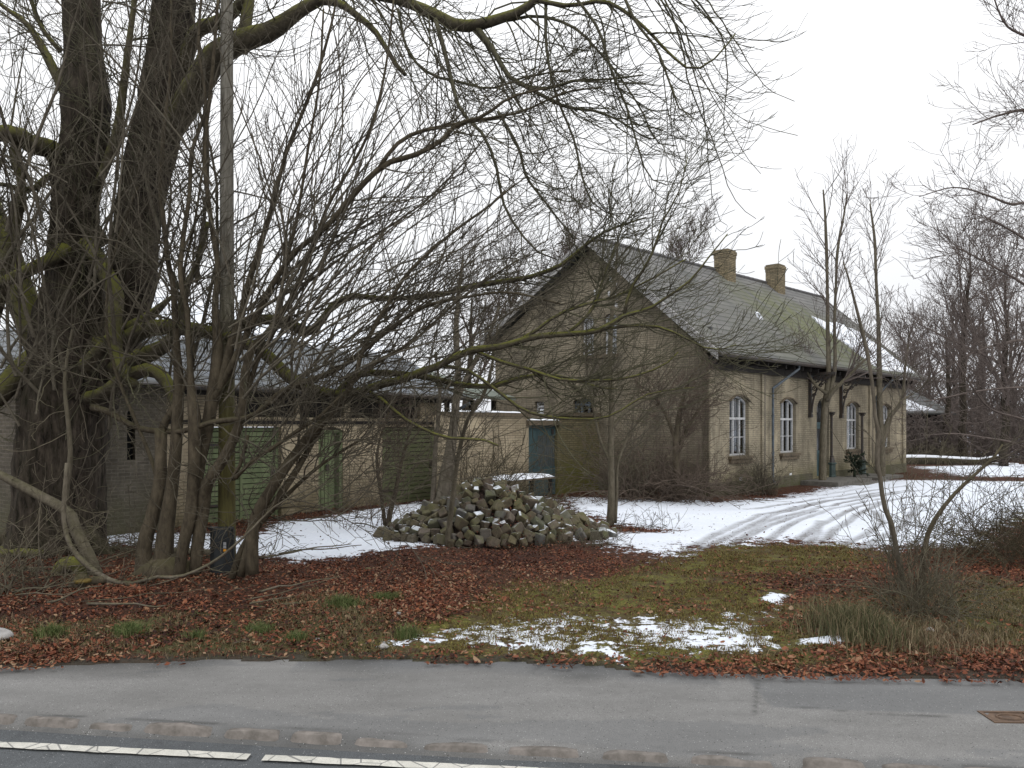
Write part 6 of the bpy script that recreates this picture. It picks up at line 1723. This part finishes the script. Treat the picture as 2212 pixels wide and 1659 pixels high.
for i, (x, y, z, s) in enumerate(placed):
    o = bpy.data.objects.new('granite_sett', proto[i % 14]); COL.objects.link(o)
    o.location = (x, y, z); o.rotation_euler = (gs.uniform(-.8, .8), gs.uniform(-.8, .8), gs.uniform(0, 6.28)) if gs.random() < .75 else tuple(gs.uniform(0, 6.28, 3))
    o.scale = (s * gs.uniform(.85, 1.35), s * gs.uniform(.8, 1.1), s * gs.uniform(.8, 1.15))
    props(o, 'rough granite block ' + ('high on top of the heap' if z > .72 else 'lying in the snow at the left tail of the heap' if x < -1.75 else 'in the low right tail of the heap' if x > 1.0 else 'at the front foot of the heap on the leaves' if z < .25 else 'in the left flank of the heap' if x < -.75 else 'in the right flank of the heap' if x > .45 else 'in the middle face of the heap'), 'paving stone', 'paving stones in the heap')
# earth core under the heap
U_, V_ = np.meshgrid(np.linspace(-3.4, 2.3, 60), np.linspace(13.2, 16.1, 34))
Hh = np.vectorize(heap_h)(U_, V_) - .10
ii = np.arange(U_.size).reshape(U_.shape); qd = np.stack([ii[:-1, :-1], ii[:-1, 1:], ii[1:, 1:], ii[1:, :-1]], -1).reshape(-1, 4)
props(mesh_np('heap_earth', np.stack([U_, V_, np.where(Hh < .02, -.25, Hh)], -1).reshape(-1, 3), qd, simple('dark_earth', (.05, .03, .022), (.02, .014, .011), 8, .95, .6), smooth=True), kind='structure')
# pads of snow caught on the heap
def snow_blob(x, y, z, sx, sy, h, label, seed):
    g = np.random.default_rng(seed); n1, n2 = 22, 7
    vs = [(x, y, z + h)]; 
    ph = g.uniform(0, 6, 4)
    for j in range(1, n2):
        r_ = j / (n2 - 1)
        for k in range(n1):
            a = 2 * math.pi * k / n1
            w_ = 1 + .22 * math.sin(2 * a + ph[0]) + .16 * math.sin(3 * a + ph[1]) + .10 * math.sin(5 * a + ph[2]) + .06 * math.sin(9 * a + ph[3])
            vs.append((x + sx * r_ * w_ * math.cos(a), y + sy * r_ * w_ * math.sin(a), z + h * (1 - r_ ** 2.4) - .02 * (j == n2 - 1)))
    fs = [(0, 1 + k, 1 + (k + 1) % n1) for k in range(n1)]
    qs = []
    for j in range(n2 - 2):
        for k in range(n1):
            a = 1 + j * n1 + k; b = 1 + j * n1 + (k + 1) % n1; qs.append((a, a + n1, b + n1, b))
    return props(mesh_np('snow_lump', vs, [np.array(fs), np.array(qs)], M_snow, smooth=True), label, 'snow', 'snow lumps caught on the stone heap')
for i, (x, y, Y, sx) in enumerate(((944, 1083, 15.1, .17), (1046, 1047, 14.9, .22), (1060, 1052, 14.8, .12), (1147, 1142, 14.4, .22), (1160, 1128, 14.5, .2), (1128, 1118, 14.6, .14), (1205, 1122, 14.8, .24), (1188, 1151, 14.5, .22), (1215, 1160, 14.4, .2), (1090, 1129, 14.2, .10), (1120, 1170, 14.2, .16), (1002, 1048, 14.7, .05), (1175, 1140, 14.6, .2), (1235, 1178, 14.2, .25), (905, 1172, 14.1, .14), (960, 1194, 13.8, .2))):
    g = PP(x, y, Y); h = heap_h(g[0], g[1]); snow_blob(g[0], g[1], max(.07, min(g[2], h + .14)), sx, sx * .6, .05, 'soft white lump of snow lying between the stones of the heap', 200 + i)

# ---------------------------------------------------------------- other ground things
def rock(name, x, y, z, s, label, cat, mat, seed, sq=.7):
    g = np.random.default_rng(seed); bm = bmesh.new(); bmesh.ops.create_icosphere(bm, subdivisions=3, radius=1)
    ph = g.uniform(0, 6, 6)
    for v in bm.verts:
        c = v.co; k = 1 + .08 * math.sin(2.3 * c.x + ph[0]) + .07 * math.sin(3.1 * c.y + ph[1]) + .05 * math.sin(4.7 * c.z + ph[2])
        v.co = Vector((c.x * k * s, c.y * k * s * .85, c.z * k * s * sq))
    for f in bm.faces: f.smooth = True
    me = bpy.data.meshes.new(name); bm.to_mesh(me); bm.free(); me.materials.append(mat)
    o = link(name, me); o.location = (x, y, z); return props(o, label, cat)
M_bould = simple('pale_boulder', (.46, .45, .44), (.22, .21, .20), 6, .85, .3)
g = GP(0, 1392); rock('boulder', g[0] - .01, g[1], .07, .125, 'smooth pale grey boulder at the left edge of the verge', 'boulder', M_bould, 1)
g = GP(795, 1238); rock('small_stone', g[0], g[1], .04, .055, 'small mossy olive stone in the middle of the red leaves', 'stone', simple('mossy_stone', (.16, .15, .06), (.09, .08, .04), 9), 2)
for i, (x, y, s) in enumerate(((686, 1392, .022), (830, 1408, .04), (862, 1336, .03), (2010, 1372, .04))):
    g = GP(x, y); rock('pebble', g[0], g[1], .05, s, 'pale pebble ' + ['beside the kerbside grass tuft', 'at the left tip of the front snow patch', 'among the moss above the front snow', 'under the roadside thicket'][i], 'pebble', M_bould, 5 + i)
g = GP(1060, 1221)
# mossy stump and cut log at the foot of the tree
M_cut = simple('cut_wood', (.20, .145, .04), (.10, .07, .02), 10, .9, .2)
sp_ = PP(248 * .6 + 0, 1232, 10.9)
stump = empty('mossy_stump', (float(sp_[0]), 10.9, 0), 'hollow mossy green stump behind the sawn log at the left', 'stump')
t_ = TB(); P, r = limb([(128, 1268, 10.9, 30), (130, 1235, 10.9, 34), (143, 1222, 10.9, 36), (162, 1222, 10.9, 34), (176, 1238, 10.9, 32), (178, 1268, 10.9, 30)], K=22); t_.add(P[None], r[None], 16, True, .08, 4)
t_.build('stump', M_barkm, stump)
log = empty('sawn_log', PP(172, 1275, 10.2).tolist(), 'short sawn log with yellowish cut face in the red leaves', 'log')
t_ = TB(); P, r = limb([(160, 1292, 10.1, 26), (160, 1275, 10.1, 32), (170, 1262, 10.1, 36), (178, 1256, 10.0, 36)], K=10); t_.add(P[None], r[None], 16, True, .05, 5)
P, r = limb([(178, 1262, 10.15, 24), (200, 1256, 10.2, 22), (228, 1252, 10.3, 18)], K=10); t_.add(P[None], r[None], 12, True, .06, 6)
t_.build('log_body', M_stemr, log)
c = PP(178, 1254, 10.0); mb = MB(); mb.lathe((c[0] - .0, c[1] - .0, c[2] - .02), [(.10, 0), (.108, .02), (.095, .035), (.02, .042)], 14); mb.build('cut_face', M_cut, log)
# mossy lying trunks at the far left
for i, (c, lb, mt) in enumerate((([(-60, 1196, 12.2, 26), (30, 1190, 12.1, 24), (88, 1184, 12, 22)], 'bright mossy green trunk lying at the left edge', M_barkm), ([(200, 1180, 13, 12), (300, 1192, 12.8, 12), (350, 1190, 12.6, 14), (480, 1196, 12.4, 16)], 'grey trunk lying across the snow behind the stems', M_stem), ([(-40, 1232, 11, 14), (60, 1242, 11, 26), (150, 1248, 11, 34), (200, 1240, 11, 20)], 'dark lying trunk with a thin line of snow at the left', M_bark))):
    t_ = TB(); P, r = limb(c, K=20); P[:, 2] = np.minimum(P[:, 2], r + .06); t_.add(P[None], r[None], 14, True, .06, 7 + i); props(t_.build('lying_trunk', mt), lb, 'lying trunk')
# fallen snowy trunk beyond the snow at the right
fl = empty('fallen_tree', PP(2000, 990, 44).tolist()[:2] + [0], 'long fallen dark trunk topped with a line of snow beyond the yard at the right', 'fallen tree')
t_ = TB(); ts = TB()
for i, c in enumerate(([(1935, 1004, 42, 34), (1990, 1003, 42, 33), (2040, 1003, 42, 30), (2085, 1003, 42, 26), (2115, 1000, 42, 18), (2145, 992, 42, 12), (2170, 986, 42, 9)], [(2095, 1002, 42, 18), (2130, 1004, 42, 10), (2170, 1005, 42, 8), (2200, 1006, 42, 7)])):
    P, r = limb(c, K=30); t_.add(P[None], r[None], 12, True, .06, 3 + i)
    P2 = P.copy(); P2[:, 2] += r * .82; P2[:, 2] += .01; ts.add(P2[None], np.maximum(r * .42, .045)[None], 8, True, .1, 9 + i)
t_.build('trunk', M_bark, fl); props(ts.build('snow_line', M_snow), 'line of snow lying along the fallen trunk at the right', 'snow')
# weathered drain cover in the pavement
g = GP(2160, 1551); dc = empty('drain_cover', (g[0], g[1], .0), 'rusty rectangular drain cover let into the pavement at the right edge', 'drain cover')
M_rust = simple('rusty_iron', (.16, .105, .07), (.08, .055, .04), 14, .85, .4)
frd = (Vector((g[0] + .07, g[1] + .0, 0)), Vector((1, -.03, 0)).normalized(), Vector((.03, 1, 0)).normalized(), UP)
mb = MB()
for (a, b, c_, d) in ((-.17, .17, -.11, -.085), (-.17, .17, .085, .11), (-.17, -.145, -.0849, .0849), (.145, .17, -.0849, .0849)): mb.box(frd, a, b, c_, d, -.05, .012)
mb.build('rim', M_rust, dc)
mb = MB(); mb.box(frd, -.1445, .1445, -.0845, .0845, -.05, .004)
mb.tube([tuple(frd[0] + frd[1] * (.09 * math.cos(a)) + frd[2] * (.05 * math.sin(a)) + UP * .006) for a in np.linspace(0, 6.28, 20)], .008, 5)
mb.build('lid', M_rust, dc)
# small timber offcuts leaning at the wing wall
t = empty('leaning_boards', PP(330, 1100, 14.5).tolist()[:2] + [0], 'old grey boards leaning on the dark brick wing wall', 'boards')
for i, (x0, y0, x1, y1) in enumerate(((318, 1150, 372, 1080), (355, 1150, 340, 1075))):
    t_ = TB(); P, r = limb([(x0, y0, 13.6, 7), (x1, y1, 13.8, 7)], K=4); t_.add(P[None], r[None], 4, True); t_.build('board', M_stem, t)

# ---------------------------------------------------------------- leaf litter and grass
gl = np.random.default_rng(41)
def scatter(n, xr, yr, dens):
    xs_, ys_ = [], []
    got = 0
    while got < n:
        x = gl.uniform(*xr, n); y = 1 / gl.uniform(1 / yr[1], 1 / yr[0], n)     # denser near the road
        k = gl.random(n) < dens(x, y); xs_.append(x[k]); ys_.append(y[k]); got += k.sum()
    return np.concatenate(xs_)[:n], np.concatenate(ys_)[:n]
vis = lambda x, y: np.abs(x) < y * .70 + .3
def leafdens(x, y):
    s = gsample(a_snow, x, y); m_ = gsample(a_moss, x, y); g_ = gsample(a_grass, x, y)
    soil = .35 + .65 * (vnoise(x, y, 1.1, 4, 71) > .40)
    return soil * np.clip((1 - s * 1.6) * (1 - .86 * m_) * (1 - .55 * g_), .016, 1) * vis(x, y) * np.where(y > pave_y(x) + .03, 1, .5 * (y > pave_y(x) - .16) * (vnoise(x, y, 3, 3, 73) > .5))
N = 95000
lx, ly = scatter(N, (-10, 12), (6.3, 24), leafdens)
lz = np.maximum(gsample(gz, lx, ly), .012)
inh = (lx > -2.7) & (lx < 2.2) & (ly > 13) & (ly < 16)
lz[inh] = np.maximum(lz[inh], np.vectorize(heap_h)(lx[inh], ly[inh]) + gl.uniform(-.05, .07, inh.sum()))
hlf = np.where(lx < GP(1000, 1260)[0] + 1.5, 1, 0)
sz = gl.uniform(.011, .030, N); asp = gl.uniform(.22, .6, N); yaw = gl.uniform(0, 6.28, N); pit = gl.normal(0, .35, N); rol = gl.normal(0, .5, N)
cur = gl.uniform(-.5, .9, N)
# 6-vertex curled leaf: base, l1, r1, l2, r2, tip
base = np.array([(-1, 0), (-.3, 1), (-.3, -1), (.4, .8), (.4, -.8), (1, 0)], float)
P = np.zeros((N, 6, 3)); P[..., 0] = base[None, :, 0] * sz[:, None]; P[..., 1] = base[None, :, 1] * (sz * asp)[:, None]
P[..., 2] = cur[:, None] * (base[None, :, 0] ** 2) * sz[:, None] * .7 + np.abs(base[None, :, 1]) * (sz * asp)[:, None] * gl.uniform(-.2, .8, N)[:, None]
cy, sy = np.cos(yaw)[:, None], np.sin(yaw)[:, None]; cp, sp2 = np.cos(pit)[:, None], np.sin(pit)[:, None]; cr_, sr_ = np.cos(rol)[:, None], np.sin(rol)[:, None]
X, Y, Z = P[..., 0].copy(), P[..., 1].copy(), P[..., 2].copy()
Y, Z = Y * cr_ - Z * sr_, Y * sr_ + Z * cr_; X, Z = X * cp - Z * sp2, X * sp2 + Z * cp; X, Y = X * cy - Y * sy, X * sy + Y * cy
P = np.stack([X + lx[:, None], Y + ly[:, None], Z + (lz + .008 + np.abs(pit) * sz * .5 + gl.uniform(0, .018, N) * (gsample(a_snow, lx, ly) < .3))[:, None]], -1)
o6 = np.arange(N)[:, None] * 6
tri = np.concatenate([o6 + np.array([0, 2, 1]), o6 + np.array([3, 4, 5])]); qd = o6 + np.array([1, 2, 4, 3])
def leafmat():
    m = Mat('dead_leaf', .75, .25)
    r = m.N('ShaderNodeValToRGB'); cr = r.color_ramp; cr.elements[0].color = (.028, .011, .008, 1); cr.elements[1].color = (.27, .19, .12, 1)
    for p_, c_ in ((.22, (.085, .028, .015, 1)), (.5, (.16, .050, .024, 1)), (.76, (.23, .088, .042, 1)), (.92, (.25, .15, .085, 1))): e = cr.elements.new(p_); e.color = c_
    m.L(m.attr('tint'), r.inputs[0]); m.col(r.outputs[0]); return m.m
lv = mesh_np('leaf_litter', P.reshape(-1, 3), [tri, qd], leafmat())
tint = gl.random(N) ** np.where(hlf > 0, 1.25, 1.0)
tint = tint * np.where(gl.random(N) < .5, .6, 1)
tint = np.clip(tint + (vnoise(lx, ly, .9, 4, 70) - .5) * .75, 0, .98)
tint = np.where(gl.random(N) < .04, .95, tint)
tint = np.where(gsample(a_snow, lx, ly) > .6, tint * .3, tint)
tint = np.where(lx > 1.0, np.clip(tint * .8 + .12 * (gl.random(N) < .3), 0, 1), tint)
set_attr(lv, 'tint', np.repeat(tint, 6)); props(lv, 'red brown fallen leaves covering the verge', 'leaf litter', None, 'stuff')
# larger pale leaves near the road
N = 420
lx, ly = scatter(N, (-5, 5.5), (6.5, 11), lambda x, y: np.clip(leafdens(x, y) * .5 + .25 * (y < 7.2) * (x > 2.2), 0, 1) * vis(x, y))
lz = np.maximum(gsample(gz, lx, ly), .012); sz = gl.uniform(.028, .055, N)
P = np.zeros((N, 6, 3)); P[..., 0] = base[None, :, 0] * sz[:, None]; P[..., 1] = base[None, :, 1] * (sz * .6)[:, None]; P[..., 2] = gl.uniform(-.3, .9, N)[:, None] * base[None, :, 0] ** 2 * sz[:, None] * .5
yaw = gl.uniform(0, 6.28, N)[:, None]; pt = gl.normal(0, .35, N)[:, None]
X = P[..., 0] * np.cos(pt) - P[..., 2] * np.sin(pt); Z = P[..., 0] * np.sin(pt) + P[..., 2] * np.cos(pt); X, Y = X * np.cos(yaw) - P[..., 1] * np.sin(yaw), X * np.sin(yaw) + P[..., 1] * np.cos(yaw)
o6 = np.arange(N)[:, None] * 6; tri = np.concatenate([o6 + np.array([0, 2, 1]), o6 + np.array([3, 4, 5])]); qd = o6 + np.array([1, 2, 4, 3])
bl_ = mesh_np('broad_leaves', np.stack([X + lx[:, None], Y + ly[:, None], Z + lz[:, None] + .025], -1).reshape(-1, 3), [tri, qd], bpy.data.materials['dead_leaf'])
set_attr(bl_, 'tint', np.repeat(gl.uniform(.55, 1, N), 6)); props(bl_, 'larger tan leaves strewn along the road verge', 'leaves', None, 'stuff')

def grass(name, label, N, xr, yr, dens, hr, colr, seed, wid=.0035, lean=.5, clump=None):
    g = np.random.default_rng(seed)
    xs_, ys_ = [], []; got = 0
    while got < N:
        x = g.uniform(*xr, N); y = g.uniform(*yr, N)
        if clump: x = x + g.normal(0, .02, N)
        k = g.random(N) < dens(x, y); xs_.append(x[k]); ys_.append(y[k]); got += k.sum()
    x = np.concatenate(xs_)[:N]; y = np.concatenate(ys_)[:N]; z = np.maximum(gsample(gz, x, y), 0)
    h = g.uniform(hr[0], hr[1], N) * (.5 + vnoise(x, y, 2.5, 2, seed)); a = g.uniform(0, 6.28, N); b = g.uniform(0, lean, N) * h; w = wid * g.uniform(.6, 1.3, N)
    fa = g.uniform(0, 6.28, N)
    P = np.zeros((N, 5, 3)); wx, wy = np.cos(fa) * w, np.sin(fa) * w
    P[:, 0] = np.stack([x - wx, y - wy, z - .01], 1); P[:, 1] = np.stack([x + wx, y + wy, z - .01], 1)
    mx, my = x + np.cos(a) * b * .3, y + np.sin(a) * b * .3
    P[:, 2] = np.stack([mx + wx * .7, my + wy * .7, z + h * .6], 1); P[:, 3] = np.stack([mx - wx * .7, my - wy * .7, z + h * .6], 1)
    P[:, 4] = np.stack([x + np.cos(a) * b, y + np.sin(a) * b, z + h * .92], 1)
    o5 = np.arange(N)[:, None] * 5
    m = Mat(name + '_blade', .7, .2); r = m.N('ShaderNodeValToRGB'); cr = r.color_ramp; cr.elements[0].color = (*colr[0], 1); cr.elements[1].color = (*colr[-1], 1)
    for i, c in enumerate(colr[1:-1]): e = cr.elements.new((i + 1) / (len(colr) - 1)); e.color = (*c, 1)
    m.L(m.attr('tint'), r.inputs[0]); m.col(r.outputs[0])
    o = mesh_np(name, P.reshape(-1, 3), [o5 + np.array([0, 1, 2, 3]), o5 + np.array([3, 2, 4])], m.m)
    set_attr(o, 'tint', np.repeat(np.clip(g.random(N), 0, 1), 5)); return props(o, label, 'grass', None, 'stuff')
GRN = [(.045, .042, .02), (.09, .085, .038), (.17, .13, .065), (.29, .22, .14)]
grass('grass', 'short winter grass and straw on the verge', 30000, (-6, 6.5), (6.4, 11.5), lambda x, y: np.clip(gsample(a_grass, x, y) * 1.1 - .12 + .15 * gsample(a_moss, x, y), 0, 1) * (vnoise(x, y, 2.2, 3, 61) > .45) * (gsample(a_snow, x, y) < .35) * vis(x, y) * (y > pave_y(x) + .05), (.02, .07), GRN, 3, .0028, 1.3)
grass('moss_tufts', 'low olive moss and brown stubble on the verge and drive', 60000, (-5, 8), (6.5, 15), lambda x, y: np.clip(gsample(a_moss, x, y) * 1.2 - .1, 0, 1) * (vnoise(x, y, 3.2, 4, 62) > .42) * (gsample(a_snow, x, y) < .62) * vis(x, y) * (y > pave_y(x) + .16), (.008, .035), [(.05, .032, .018), (.12, .078, .038), (.17, .14, .04), (.23, .21, .06)], 8, .004, 2.0)
tuft = [(GP(x, y)[0], GP(x, y)[1], r_) for x, y, r_ in ((510 * .4 + 70, 1372, .16), (285, 1380, .14), (560, 1372, .16), (425, 1388, .1), (880, 1385, .12), (745, 1318, .2), (110, 1385, .15), (640, 1392, .12), (835, 1300, .2))]
grass('grass_tuft', 'fresh green grass tufts along the left verge', 5200, (-5.5, 0), (6.6, 9.5), lambda x, y: sum(np.exp(-((x - a) ** 2 + (y - b) ** 2) / (r_ * .6) ** 2) for a, b, r_ in tuft), (.05, .13), [(.04, .06, .018), (.07, .10, .03), (.11, .14, .045), (.18, .17, .08)], 4, .003, 1.2)
c1, c2 = GP(1880, 1395), GP(1990, 1400)
grass('tall_grass', 'tall green and straw coloured grass tussock under the roadside thicket', 2000, (2.3, 5.2), (6.9, 8.6), lambda x, y: np.exp(-((x - c1[0] + .05) / .28) ** 2 - ((y - c1[1] - .25) / .4) ** 2), (.12, .34), [(.04, .045, .022), (.075, .085, .036), (.15, .13, .07), (.27, .21, .13)], 5, .0035, .7)
grass('dry_straw', 'dry straw coloured grass round the foot of the thicket', 1900, (2.8, 6.0), (6.8, 8.4), lambda x, y: np.exp(-((x - c2[0] - .2) / .6) ** 2 - ((y - c2[1] - .1) / .4) ** 2), (.05, .18), [(.06, .045, .025), (.13, .095, .055), (.22, .17, .10), (.32, .26, .17)], 6, .003, 1.3)
